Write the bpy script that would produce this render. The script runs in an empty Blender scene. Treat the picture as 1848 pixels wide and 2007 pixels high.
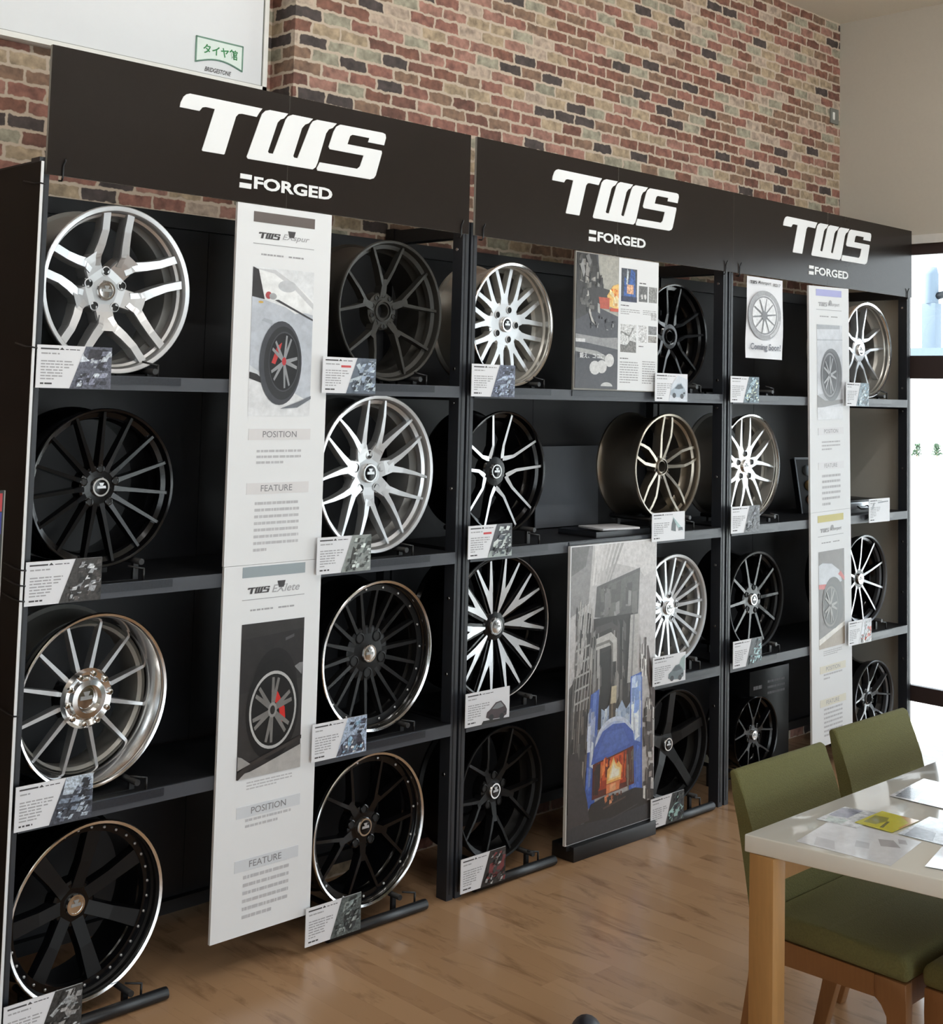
import bpy, bmesh, math, random
from mathutils import Vector, Matrix
random.seed(7)
PI = math.pi
S = bpy.context.scene
COL = S.collection

# ------------------------------------------------------------------ camera
F_PX, CX, CY = 2578.974, 924.007, 576.06
RM = ((0.71263214, 0.69793851, -0.07097371),
      (-0.70109393, 0.71212585, -0.03666163),
      (0.02495465, 0.07588549, 0.99680422))
CAM = (-1.64238, -3.34202, 1.73269)
cd = bpy.data.cameras.new('camera')
cam = bpy.data.objects.new('camera', cd)
COL.objects.link(cam)
cd.sensor_fit = 'HORIZONTAL'
cd.sensor_width = 36.0
cd.lens = F_PX / 1848 * 36.0
cd.shift_x = (924 - CX) / 1848
cd.shift_y = -(1003.5 - CY) / 1848
cd.clip_start = 0.05
cd.clip_end = 300
cam.matrix_world = Matrix([[RM[i][0], RM[i][2], -RM[i][1], CAM[i]] for i in range(3)] + [[0, 0, 0, 1]])
S.camera = cam

# ------------------------------------------------------------------ light
S.view_settings.view_transform = 'Standard'
S.view_settings.look = 'None'
S.view_settings.gamma = 1.0
S.view_settings.use_curve_mapping = False
S.view_settings.exposure = -0.13
S.cycles.use_denoising = True
S.cycles.max_bounces = 8
S.cycles.glossy_bounces = 5
S.cycles.transparent_max_bounces = 8
S.cycles.sample_clamp_indirect = 6.0
S.cycles.caustics_reflective = False
S.cycles.caustics_refractive = False
W = bpy.data.worlds.new('overcast_sky')
S.world = W
W.use_nodes = True
wn = W.node_tree.nodes
bg = wn['Background']
SKY = 5.0
bg.inputs[1].default_value = SKY
tc = wn.new('ShaderNodeTexCoord')
sx = wn.new('ShaderNodeSeparateXYZ')
rp = wn.new('ShaderNodeValToRGB')
W.node_tree.links.new(tc.outputs['Generated'], sx.inputs[0])
W.node_tree.links.new(sx.outputs[2], rp.inputs[0])
W.node_tree.links.new(rp.outputs[0], bg.inputs[0])
rp.color_ramp.elements[0].position = 0.0
rp.color_ramp.elements[0].color = (0.92, 0.965, 1.0, 1)
rp.color_ramp.elements[1].position = 0.6
rp.color_ramp.elements[1].color = (0.80, 0.90, 1.0, 1)
sd = bpy.data.lights.new('sun', 'SUN')      # daylight on the street outside, does not reach into the shop
sd.energy = 20.0
sd.angle = math.radians(3)
so_ = bpy.data.objects.new('sun', sd)
COL.objects.link(so_)
so_.rotation_euler = Vector((0.12, -0.55, -0.80)).to_track_quat('-Z', 'Y').to_euler()
XW = 4.912          # inner face of the window wall
YB = 0.43           # brick wall behind the middle and right racks
YB2 = 0.572         # set-back brick wall at the left
ZC = 3.864          # ceiling
X0, Y0 = -4.2, -7.5
CEIL_W = 9.0       # power of each ceiling fitting
WASH_W = 8.0       # power of each added lamp brightening the wall above the racks


def area_light(name, loc, rot, sx_, sy_, power, col, portal=False, parent=None):
    l = bpy.data.lights.new(name, 'AREA')
    l.shape = 'RECTANGLE'
    l.size, l.size_y = sx_, sy_
    l.energy = power
    l.color = col
    if portal:
        l.cycles.is_portal = True
    o = bpy.data.objects.new(name, l)
    o.location = loc
    o.rotation_euler = rot
    COL.objects.link(o)
    if parent:
        o.parent = parent
    return o


area_light('window_portal', (XW + 0.12, -3.0, 1.3), (0, PI / 2, 0), 2.6, 6.0, 1, (1, 1, 1), True)
area_light('window_portal', (0.2, Y0 - 0.12, 1.36), (PI / 2, 0, 0), 7.6, 2.7, 1, (1, 1, 1), True)


# ------------------------------------------------------------------ materials
def lin(c):
    return tuple(((v / 255) / 12.92 if v / 255 <= 0.04045 else ((v / 255 + 0.055) / 1.055) ** 2.4) for v in c)


def newmat(name):
    m = bpy.data.materials.new(name)
    m.use_nodes = True
    nt = m.node_tree
    return m, nt, nt.nodes, nt.links, nt.nodes['Principled BSDF']


def mat(name, rgb, rough=0.5, metal=0.0, coat=0.0, var=0.06, scale=30.0, bump=0.0, stretch=None, spec=0.5):
    m, nt, N, L, B = newmat(name)
    tcn = N.new('ShaderNodeTexCoord')
    nz = N.new('ShaderNodeTexNoise')
    nz.inputs['Scale'].default_value = scale
    nz.inputs['Detail'].default_value = 4
    if stretch:
        mp = N.new('ShaderNodeMapping')
        mp.inputs['Scale'].default_value = stretch
        L.new(tcn.outputs['Object'], mp.inputs[0])
        L.new(mp.outputs[0], nz.inputs[0])
    else:
        L.new(tcn.outputs['Object'], nz.inputs[0])
    mx = N.new('ShaderNodeMix')
    mx.data_type = 'RGBA'
    c = lin(rgb)
    mx.inputs[6].default_value = (*[max(0, v * (1 - var)) for v in c], 1)
    mx.inputs[7].default_value = (*[min(1, v * (1 + var)) for v in c], 1)
    L.new(nz.outputs[0], mx.inputs[0])
    L.new(mx.outputs[2], B.inputs['Base Color'])
    B.inputs['Roughness'].default_value = rough
    B.inputs['Metallic'].default_value = metal
    B.inputs['Coat Weight'].default_value = coat
    B.inputs['Coat Roughness'].default_value = 0.05
    B.inputs['Specular IOR Level'].default_value = spec
    if bump:
        bp = N.new('ShaderNodeBump')
        bp.inputs['Strength'].default_value = bump
        bp.inputs['Distance'].default_value = 0.002
        L.new(nz.outputs[0], bp.inputs['Height'])
        L.new(bp.outputs[0], B.inputs['Normal'])
    return m


def print_mat(name, grain, rough=0.35, scale=60.0, coat=0.0):
    """ink on paper: flat print colours held in a colour attribute, with photographic grain"""
    m, nt, N, L, B = newmat(name)
    at = N.new('ShaderNodeAttribute')
    at.attribute_name = 'Col'
    out = at.outputs[0]
    if grain:
        tcn = N.new('ShaderNodeNewGeometry')
        nz = N.new('ShaderNodeTexNoise')
        nz.inputs['Scale'].default_value = scale
        nz.inputs['Detail'].default_value = 5
        nz.inputs['Roughness'].default_value = 0.65
        L.new(tcn.outputs['Position'], nz.inputs[0])
        mr = N.new('ShaderNodeMapRange')
        mr.inputs[1].default_value = 0.3
        mr.inputs[2].default_value = 0.7
        mr.inputs[3].default_value = 1 - grain
        mr.inputs[4].default_value = 1 + grain
        L.new(nz.outputs[0], mr.inputs[0])
        mx = N.new('ShaderNodeVectorMath')
        mx.operation = 'SCALE'
        L.new(out, mx.inputs[0])
        L.new(mr.outputs[0], mx.inputs['Scale'])
        out = mx.outputs[0]
    L.new(out, B.inputs['Base Color'])
    B.inputs['Roughness'].default_value = rough
    B.inputs['Coat Weight'].default_value = coat
    return m


def math_n(N, L, op, a, b=None, c=None):
    n = N.new('ShaderNodeMath')
    n.operation = op
    for i, v in enumerate((a, b, c)):
        if v is None:
            continue
        if isinstance(v, (int, float)):
            n.inputs[i].default_value = v
        else:
            L.new(v, n.inputs[i])
    return n.outputs[0]


def ramp(N, L, fac, stops, const=False):
    r = N.new('ShaderNodeValToRGB')
    cr = r.color_ramp
    if const:
        cr.interpolation = 'CONSTANT'
    while len(cr.elements) < len(stops):
        cr.elements.new(0.5)
    for e, (p, c) in zip(cr.elements, stops):
        e.position = p
        e.color = (*lin(c), 1)
    L.new(fac, r.inputs[0])
    return r.outputs[0]


def brick_material():
    m, nt, N, L, B = newmat('brick_wallpaper')
    g = N.new('ShaderNodeNewGeometry')
    nz = N.new('ShaderNodeTexNoise')
    nz.inputs['Scale'].default_value = 32
    nz.inputs['Detail'].default_value = 5
    L.new(g.outputs['Position'], nz.inputs[0])
    sp = N.new('ShaderNodeSeparateXYZ')
    L.new(g.outputs['Position'], sp.inputs[0])
    nc = N.new('ShaderNodeSeparateColor')
    L.new(nz.outputs[1], nc.inputs[0])
    du = math_n(N, L, 'MULTIPLY', math_n(N, L, 'SUBTRACT', nc.outputs[0], 0.5), 0.026)
    dv = math_n(N, L, 'MULTIPLY', math_n(N, L, 'SUBTRACT', nc.outputs[1], 0.5), 0.022)
    u = math_n(N, L, 'ADD', math_n(N, L, 'ADD', sp.outputs[0], sp.outputs[1]), du)
    v = math_n(N, L, 'ADD', sp.outputs[2], dv)
    bw, bh = 0.132, 0.0495
    vr = math_n(N, L, 'DIVIDE', v, bh)
    row = math_n(N, L, 'FLOOR', vr)
    wr = N.new('ShaderNodeTexWhiteNoise')
    wr.noise_dimensions = '1D'
    L.new(row, wr.inputs['W'])
    off = math_n(N, L, 'ADD', math_n(N, L, 'MULTIPLY', row, 0.5), math_n(N, L, 'MULTIPLY', wr.outputs[0], 0.22))
    ur = math_n(N, L, 'ADD', math_n(N, L, 'DIVIDE', u, bw), off)
    colm = math_n(N, L, 'FLOOR', ur)
    fu = math_n(N, L, 'FRACT', ur)
    fv = math_n(N, L, 'FRACT', vr)
    eu = math_n(N, L, 'MULTIPLY', math_n(N, L, 'MINIMUM', fu, math_n(N, L, 'SUBTRACT', 1.0, fu)), bw)
    ev = math_n(N, L, 'MULTIPLY', math_n(N, L, 'MINIMUM', fv, math_n(N, L, 'SUBTRACT', 1.0, fv)), bh)
    e = math_n(N, L, 'SMOOTH_MIN', eu, ev, 0.006)
    msk = N.new('ShaderNodeMapRange')
    msk.inputs[1].default_value = 0.0036
    msk.inputs[2].default_value = 0.0066
    L.new(e, msk.inputs[0])
    cb = N.new('ShaderNodeCombineXYZ')
    L.new(colm, cb.inputs[0])
    L.new(row, cb.inputs[1])
    wn2 = N.new('ShaderNodeTexWhiteNoise')
    wn2.noise_dimensions = '2D'
    L.new(cb.outputs[0], wn2.inputs[0])
    pal = ramp(N, L, wn2.outputs[0], [(0.0, (142, 98, 86)), (0.15, (124, 85, 71)), (0.30, (154, 114, 101)),
                                      (0.42, (132, 105, 87)), (0.54, (166, 147, 122)), (0.64, (154, 149, 131)),
                                      (0.75, (72, 63, 61)), (0.84, (114, 78, 67)), (0.93, (174, 156, 140))], True)
    n2 = N.new('ShaderNodeTexNoise')
    n2.inputs['Scale'].default_value = 34
    n2.inputs['Detail'].default_value = 6
    L.new(g.outputs['Position'], n2.inputs[0])
    mr = N.new('ShaderNodeMapRange')
    mr.inputs[1].default_value = 0.3
    mr.inputs[2].default_value = 0.72
    mr.inputs[3].default_value = 0.6
    mr.inputs[4].default_value = 1.36
    L.new(n2.outputs[0], mr.inputs[0])
    vm = N.new('ShaderNodeVectorMath')
    vm.operation = 'SCALE'
    L.new(pal, vm.inputs[0])
    L.new(mr.outputs[0], vm.inputs['Scale'])
    mx = N.new('ShaderNodeMix')
    mx.data_type = 'RGBA'
    mx.inputs[6].default_value = (*lin((192, 176, 158)), 1)
    L.new(msk.outputs[0], mx.inputs[0])
    L.new(vm.outputs[0], mx.inputs[7])
    L.new(mx.outputs[2], B.inputs['Base Color'])
    B.inputs['Roughness'].default_value = 0.75
    bp = N.new('ShaderNodeBump')
    bp.inputs['Strength'].default_value = 0.25
    bp.inputs['Distance'].default_value = 0.003
    L.new(msk.outputs[0], bp.inputs['Height'])
    L.new(bp.outputs[0], B.inputs['Normal'])
    return m


def floor_material():
    m, nt, N, L, B = newmat('wood_plank_floor')
    g = N.new('ShaderNodeNewGeometry')
    sp = N.new('ShaderNodeSeparateXYZ')
    L.new(g.outputs['Position'], sp.inputs[0])
    pw = 0.09
    ur = math_n(N, L, 'DIVIDE', sp.outputs[0], pw)
    colm = math_n(N, L, 'FLOOR', ur)
    wr = N.new('ShaderNodeTexWhiteNoise')
    wr.noise_dimensions = '1D'
    L.new(colm, wr.inputs['W'])
    vr = math_n(N, L, 'ADD', math_n(N, L, 'DIVIDE', sp.outputs[1], 0.9), math_n(N, L, 'MULTIPLY', wr.outputs[0], 7.0))
    rowm = math_n(N, L, 'FLOOR', vr)
    cb = N.new('ShaderNodeCombineXYZ')
    L.new(colm, cb.inputs[0])
    L.new(rowm, cb.inputs[1])
    w2 = N.new('ShaderNodeTexWhiteNoise')
    w2.noise_dimensions = '2D'
    L.new(cb.outputs[0], w2.inputs[0])
    base = ramp(N, L, w2.outputs[0], [(0.0, (180, 141, 106)), (0.5, (186, 147, 111)), (1.0, (192, 153, 117))])
    # streaks along the planks
    cs = N.new('ShaderNodeCombineXYZ')
    L.new(math_n(N, L, 'MULTIPLY', sp.outputs[0], 15.0), cs.inputs[0])
    L.new(math_n(N, L, 'ADD', math_n(N, L, 'MULTIPLY', sp.outputs[1], 3.6), math_n(N, L, 'MULTIPLY', w2.outputs[0], 30.0)), cs.inputs[1])
    nz = N.new('ShaderNodeTexNoise')
    nz.inputs['Scale'].default_value = 1.0
    nz.inputs['Detail'].default_value = 5
    nz.inputs['Roughness'].default_value = 0.6
    nz.inputs['Distortion'].default_value = 0.6
    L.new(cs.outputs[0], nz.inputs[0])
    st = N.new('ShaderNodeMapRange')
    st.inputs[1].default_value = 0.54
    st.inputs[2].default_value = 0.72
    st.inputs[3].default_value = 0.0
    st.inputs[4].default_value = 0.62
    L.new(nz.outputs[0], st.inputs[0])
    mx = N.new('ShaderNodeMix')
    mx.data_type = 'RGBA'
    L.new(st.outputs[0], mx.inputs[0])
    L.new(base, mx.inputs[6])
    mx.inputs[7].default_value = (*lin((108, 76, 50)), 1)
    fu = math_n(N, L, 'FRACT', ur)
    seam = math_n(N, L, 'LESS_THAN', math_n(N, L, 'MINIMUM', fu, math_n(N, L, 'SUBTRACT', 1.0, fu)), 0.010)
    mx2 = N.new('ShaderNodeMix')
    mx2.data_type = 'RGBA'
    L.new(math_n(N, L, 'MULTIPLY', seam, 0.12), mx2.inputs[0])
    L.new(mx.outputs[2], mx2.inputs[6])
    mx2.inputs[7].default_value = (*lin((80, 55, 36)), 1)
    L.new(mx2.outputs[2], B.inputs['Base Color'])
    B.inputs['Roughness'].default_value = 0.22
    B.inputs['Specular IOR Level'].default_value = 0.5
    return m


def glass_material():
    m, nt, N, L, B = newmat('window_glass')
    N.remove(B)
    tr = N.new('ShaderNodeBsdfTransparent')
    tr.inputs[0].default_value = (0.96, 0.98, 0.98, 1)
    gl = N.new('ShaderNodeBsdfGlossy')
    gl.inputs['Roughness'].default_value = 0.02
    fr = N.new('ShaderNodeFresnel')
    fr.inputs[0].default_value = 1.45
    mx = N.new('ShaderNodeMixShader')
    L.new(fr.outputs[0], mx.inputs[0])
    L.new(tr.outputs[0], mx.inputs[1])
    L.new(gl.outputs[0], mx.inputs[2])
    L.new(mx.outputs[0], N['Material Output'].inputs[0])
    return m


M = {}
M['brick'] = brick_material()
M['floor'] = floor_material()
M['glass'] = glass_material()
M['plaster'] = mat('beige_plaster', (203, 198, 187), 0.85, var=0.03, scale=60, bump=0.08)
M['ceiling'] = mat('ceiling_board', (236, 232, 220), 0.9, var=0.04, scale=90, bump=0.1)
M['white_trim'] = mat('white_trim', (235, 234, 230), 0.5)
M['brown_frame'] = mat('brown_window_frame', (62, 50, 48), 0.45)
M['steel_black'] = mat('black_steel', (24, 25, 28), 0.45)
M['steel_post'] = mat('charcoal_steel', (42, 45, 51), 0.4)
M['shelf_lip'] = mat('grey_shelf_edge', (66, 69, 76), 0.42)
M['panel_black'] = mat('black_back_panel', (21, 22, 26), 0.5)
M['end_board'] = mat('black_end_board', (17, 14, 13), 0.5, spec=0.2)
M['pale_ink'] = mat('pale_ink', (192, 192, 196), 0.6)
M['mid_ink'] = mat('mid_ink', (132, 132, 136), 0.6)
M['strip_dark'] = mat('dark_label_strip', (40, 43, 50), 0.3, var=0.35, scale=160)
M['bolt'] = mat('zinc_bolt', (210, 210, 210), 0.25, 1.0)
M['sign'] = mat('dark_brown_signboard', (42, 37, 34), 0.22, var=0.04, spec=0.2)
M['sign_edge'] = mat('grey_board_edge', (150, 148, 142), 0.6)
M['white_letter'] = mat('white_lettering', (238, 240, 242), 0.5, var=0.01)
M['panel_white'] = mat('white_foam_board', (232, 234, 237), 0.55, var=0.01)
M['paper'] = mat('white_card', (230, 231, 236), 0.4, var=0.02, scale=40)
M['grey_ink'] = mat('grey_ink', (168, 168, 172), 0.6)
M['dark_ink'] = mat('dark_ink', (70, 68, 70), 0.6)
M['print'] = print_mat('printed_ink', 0.0)
M['print_grain'] = print_mat('printed_photo', 0.20, scale=70)
M['print_fine'] = print_mat('printed_fine_photo', 0.7, scale=120)
M['print_soft'] = print_mat('printed_soft_photo', 0.14, scale=25)
M['chrome'] = mat('chrome', (232, 232, 232), 0.14, 1.0, var=0.02)
M['silver'] = mat('brushed_silver', (206, 207, 209), 0.38, 0.9, var=0.03)
M['silver_paint'] = mat('satin_silver', (186, 188, 190), 0.45, 0.85, var=0.03)
M['machined'] = mat('machined_aluminium', (216, 217, 220), 0.38, 0.75, var=0.03)
M['barrel_grey'] = mat('grey_barrel', (160, 161, 160), 0.42, 0.4)
M['barrel_steel'] = mat('polished_barrel', (184, 182, 176), 0.32, 0.55)
M['gloss_black'] = mat('gloss_black', (13, 13, 15), 0.16, 0.0, 0.15, spec=0.3)
M['satin_black'] = mat('satin_black', (20, 20, 21), 0.42, spec=0.25)
M['matte_gunmetal'] = mat('matte_gunmetal', (54, 53, 50), 0.45, 0.35, spec=0.3)
M['gunmetal'] = mat('gunmetal', (116, 117, 120), 0.3, 0.85)
M['bronze'] = mat('dark_bronze', (152, 144, 132), 0.3, 0.9, var=0.08, stretch=(1, 8, 1))
M['rubber'] = mat('black_plastic', (24, 24, 26), 0.45)
M['hole_shade'] = mat('painted_hole_shade', (12, 12, 13), 0.6)  # black colour stands in for the shade inside lug holes and bores
M['green'] = mat('olive_green_fabric', (108, 106, 64), 0.92, var=0.25, scale=260, bump=1.0)
M['oak'] = mat('light_oak', (176, 132, 80), 0.5, var=0.12, scale=14, stretch=(10, 10, 1))
M['walnut_oak'] = mat('mid_brown_wood', (142, 98, 58), 0.5, var=0.12, scale=14, stretch=(10, 10, 1))
M['table_white'] = mat('white_gloss_laminate', (232, 231, 224), 0.06, 0.0, 1.0, var=0.01)
M['grey_plate'] = mat('grey_switch_plate', (120, 122, 116), 0.5)
M['concrete'] = mat('pale_concrete', (200, 200, 196), 0.9, var=0.05, scale=2)
M['tower'] = mat('pale_blue_tower', (104, 116, 128), 0.8)
M['leaf'] = mat('shrub_leaves', (70, 92, 68), 0.8, var=0.3, scale=9)
M['silver_edge'] = mat('aluminium_edge', (190, 194, 200), 0.3, 0.8)
M['clear'] = glass_material()
M['leather'] = mat('dark_shoe_leather', (40, 40, 48), 0.4)
M['lamp'] = mat('lamp_body', (235, 235, 235), 0.5)


# ------------------------------------------------------------------ helpers
class MB:
    def __init__(self):
        self.bm = bmesh.new()
        self.col = None

    def face(self, vs, mi=0, smooth=False):
        try:
            f = self.bm.faces.new(vs)
        except ValueError:
            return None
        f.material_index = mi
        f.smooth = smooth
        return f

    def box(self, x0, x1, y0, y1, z0, z1, mi=0):
        c = [self.bm.verts.new((x, y, z)) for z in (z0, z1) for y in (y0, y1) for x in (x0, x1)]
        for q in ((0, 2, 3, 1), (4, 5, 7, 6), (0, 1, 5, 4), (2, 6, 7, 3), (0, 4, 6, 2), (1, 3, 7, 5)):
            self.face([c[i] for i in q], mi)
        return c

    def tube(self, pts, r, seg=8, mi=0, cap=True):
        pts = [Vector(p) for p in pts]
        rings = []
        for i, p in enumerate(pts):
            d = (pts[min(i + 1, len(pts) - 1)] - pts[max(i - 1, 0)]).normalized()
            a = d.cross(Vector((0, 0, 1)))
            if a.length < 1e-3:
                a = d.cross(Vector((1, 0, 0)))
            a.normalize()
            b = d.cross(a)
            rr = r[i] if isinstance(r, (list, tuple)) else r
            rings.append([self.bm.verts.new(p + rr * (math.cos(t) * a + math.sin(t) * b)) for t in [2 * PI * k / seg for k in range(seg)]])
        for i in range(len(rings) - 1):
            for k in range(seg):
                self.face([rings[i][k], rings[i][(k + 1) % seg], rings[i + 1][(k + 1) % seg], rings[i + 1][k]], mi, True)
        if cap:
            self.face(rings[0][::-1], mi)
            self.face(rings[-1], mi)

    def lathe(self, prof, seg=64, mi=0, closed=False, c=(0, 0, 0), mis=None):
        """revolve (radius, depth) pairs about the local Y axis"""
        rings = []
        for (r, y) in prof:
            if r < 1e-6:
                rings.append([self.bm.verts.new((c[0], c[1] + y, c[2]))])
            else:
                rings.append([self.bm.verts.new((c[0] + r * math.sin(2 * PI * k / seg), c[1] + y, c[2] + r * math.cos(2 * PI * k / seg))) for k in range(seg)])
        n = len(rings)
        for i in range(n if closed else n - 1):
            A, Bq = rings[i], rings[(i + 1) % n]
            mm = mis[i] if mis else mi
            for k in range(seg):
                k2 = (k + 1) % seg
                if len(A) == 1 and len(Bq) == 1:
                    continue
                if len(A) == 1:
                    self.face([A[0], Bq[k2], Bq[k]], mm, True)
                elif len(Bq) == 1:
                    self.face([A[k], A[k2], Bq[0]], mm, True)
                else:
                    self.face([A[k], A[k2], Bq[k2], Bq[k]], mm, True)

    def prism(self, poly, y0, y1, mi=0, off=(0, 0)):
        """polygon in x,z extruded from y0 (front) to y1"""
        a = [self.bm.verts.new((x + off[0], y0, z + off[1])) for x, z in poly]
        b = [self.bm.verts.new((x + off[0], y1, z + off[1])) for x, z in poly]
        n = len(poly)
        f = self.face(a, mi)
        g = self.face(b[::-1], mi)
        for i in range(n):
            self.face([a[i], b[i], b[(i + 1) % n], a[(i + 1) % n]], mi)
        if n > 4:
            for q in (f, g):
                q.normal_update()
            bmesh.ops.triangulate(self.bm, faces=[f, g])

    def extrude_x(self, poly, x0, x1, mi=0, tri=False):
        """polygon in y,z extruded along x"""
        a = [self.bm.verts.new((x0, y, z)) for y, z in poly]
        b = [self.bm.verts.new((x1, y, z)) for y, z in poly]
        n = len(poly)
        f = self.face(a, mi)
        g = self.face(b[::-1], mi)
        for i in range(n):
            self.face([a[i], a[(i + 1) % n], b[(i + 1) % n], b[i]], mi)
        if n > 4 and tri:
            for q in (f, g):
                q.normal_update()
            bmesh.ops.triangulate(self.bm, faces=[f, g])

    def sweep(self, pts, fm=1):
        """spoke arm: pts of (r, t, width, yfront, thick); front faces take material 1"""
        rings = []
        for i, (r, t, w, y, th) in enumerate(pts):
            p0, p1 = pts[max(i - 1, 0)], pts[min(i + 1, len(pts) - 1)]
            d = Vector((p1[1] - p0[1], p1[0] - p0[0])).normalized()
            n = Vector((d.y, -d.x))
            ch = min(0.006, th * 0.3)
            def P(k, yy):
                return self.bm.verts.new((t + n.x * k, yy, r + n.y * k))
            rings.append([P(-w * 0.45, y), P(w * 0.45, y), P(w * 0.5, y + ch), P(w * 0.56, y + th), P(-w * 0.56, y + th), P(-w * 0.5, y + ch)])
        for i in range(len(rings) - 1):
            A, Bq = rings[i], rings[i + 1]
            for k in range(6):
                self.face([A[k], A[(k + 1) % 6], Bq[(k + 1) % 6], Bq[k]], fm if k == 0 else 0, False)
        self.face(rings[0][::-1], 0)
        self.face(rings[-1], 0)

    def colour(self, faces, rgb):
        if self.col is None:
            self.col = self.bm.loops.layers.float_color.new('Col')
        c = (*lin(rgb), 1)
        for f in faces:
            for l in f.loops:
                l[self.col] = c

    def build(self, name, mats, parent=None, loc=(0, 0, 0), rot=None, bevel=0.0, bseg=2, angle=None, recalc=True):
        if bevel:
            bmesh.ops.bevel(self.bm, geom=self.bm.edges[:], offset=bevel, segments=bseg, profile=0.5, affect='EDGES', clamp_overlap=True)
            for f in self.bm.faces:
                f.smooth = True
            angle = angle or 0.7
        if recalc:
            bmesh.ops.recalc_face_normals(self.bm, faces=self.bm.faces)
        me = bpy.data.meshes.new(name)
        self.bm.to_mesh(me)
        self.bm.free()
        for m in (mats if isinstance(mats, (list, tuple)) else [mats]):
            me.materials.append(m)
        if angle:
            me.set_sharp_from_angle(angle=angle)
        o = bpy.data.objects.new(name, me)
        COL.objects.link(o)
        o.location = loc
        if rot:
            o.rotation_euler = rot
        if parent:
            o.parent = parent
        return o


def tag(o, label=None, cat=None, group=None, kind=None):
    if label:
        o['label'] = label
    if cat:
        o['category'] = cat
    if group:
        o['group'] = group
    if kind:
        o['kind'] = kind
    return o


def thing(name, label, cat, loc=(0, 0, 0), rz=0.0, group=None):
    o = bpy.data.objects.new(name, None)
    o.empty_display_size = 0.05
    COL.objects.link(o)
    o.location = loc
    o.rotation_euler = (0, 0, rz)
    return tag(o, label, cat, group)


def inst(src, name, parent, rot=None, loc=None):
    o = src.copy()
    o.name = name
    COL.objects.link(o)
    o.parent = parent
    if rot:
        o.rotation_euler = rot
    if loc:
        o.location = loc
    return o


def box(name, m, x0, x1, y0, y1, z0, z1, parent=None, bevel=0.0, loc=(0, 0, 0)):
    b = MB()
    b.box(x0, x1, y0, y1, z0, z1)
    return b.build(name, m, parent, loc, bevel=bevel)


def struct(o):
    o['kind'] = 'structure'
    return o


def text_into(mb, s, x0, x1, z0, z1, y, mi=0, bold=0.0, shear=0.0, depth=0.0):
    """lettering fitted to a rectangle facing -Y, added to mb"""
    c = bpy.data.curves.new('lettering', 'FONT')
    c.body = s
    c.offset = bold
    c.shear = shear
    c.resolution_u = 3
    o = bpy.data.objects.new('lettering', c)
    COL.objects.link(o)
    bpy.context.view_layer.update()
    me = bpy.data.meshes.new_from_object(o.evaluated_get(bpy.context.evaluated_depsgraph_get()))
    bpy.data.objects.remove(o)
    bpy.data.curves.remove(c)
    xs = [v.co.x for v in me.vertices]
    ys = [v.co.y for v in me.vertices]
    ax, bx_, ay, by = min(xs), max(xs), min(ys), max(ys)
    vs = [mb.bm.verts.new((x0 + (v.co.x - ax) / (bx_ - ax) * (x1 - x0), y, z0 + (v.co.y - ay) / (by - ay) * (z1 - z0))) for v in me.vertices]
    for p in me.polygons:
        mb.face([vs[i] for i in p.vertices], mi)
    bpy.data.meshes.remove(me)


def text(name, m, s, x0, x1, z0, z1, y, parent, **k):
    b = MB()
    text_into(b, s, x0, x1, z0, z1, y, **k)
    return b.build(name, m, parent, recalc=False)


def small_mark(b, x0, x1, z0, z1, y, mi):
    """the TWS letters at title size"""
    for P in (LT, LW, LS):
        b.prism([(x0 + (u + .397) / .7965 * (x1 - x0), z0 + (v + .0442) / .1654 * (z1 - z0)) for u, v in P], y - .0003, y, mi)


def greek(b, x0, x1, z0, z1, rows, y, mi=0, ragged=True, rnd=random):
    """rows of small broken dashes standing for a paragraph too small to read"""
    ph = (z1 - z0) / rows
    for i in range(rows):
        z = z1 - (i + 0.5) * ph
        h = ph * 0.42
        xe = x1 if (not ragged or i < rows - 1) else x0 + (x1 - x0) * rnd.uniform(0.3, 0.8)
        x = x0
        while x < xe - 0.003:
            w = min(rnd.uniform(0.006, 0.022), xe - x)
            vs = [b.bm.verts.new((x, y, z - h / 2)), b.bm.verts.new((x + w, y, z - h / 2)), b.bm.verts.new((x + w, y, z + h / 2)), b.bm.verts.new((x, y, z + h / 2))]
            b.face(vs, mi)
            x += w + rnd.uniform(0.0015, 0.004)


def picture(name, m, rect, layers, y, parent, step=0.00025):
    """flat print: layers of (rgb, polygon in unit coords) over rect (x0, z0, x1, z1)"""
    x0, z0, x1, z1 = rect
    step = min(step, .0035 / max(1, len(layers)))
    b = MB()
    for i, (rgb, poly) in enumerate(layers):
        yy = y - i * step
        vs = [b.bm.verts.new((x0 + u * (x1 - x0), yy, z0 + v * (z1 - z0))) for u, v in poly]
        f = b.face(vs)
        if f is None:
            continue
        f.normal_update()
        if len(poly) > 4:
            fs = bmesh.ops.triangulate(b.bm, faces=[f])['faces']
        else:
            fs = [f]
        b.colour(fs, rgb)
    return b.build(name, m, parent, recalc=False)


def ell(cx, cy, rx, ry, n=28, a0=0.0, a1=2 * PI):
    full = abs(a1 - a0) > 6.28
    k = n if full else n + 1
    return [(cx + rx * math.cos(a0 + (a1 - a0) * i / n), cy + ry * math.sin(a0 + (a1 - a0) * i / n)) for i in range(k)]


def rect_p(u0, v0, u1, v1):
    return [(u0, v0), (u1, v0), (u1, v1), (u0, v1)]


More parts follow.
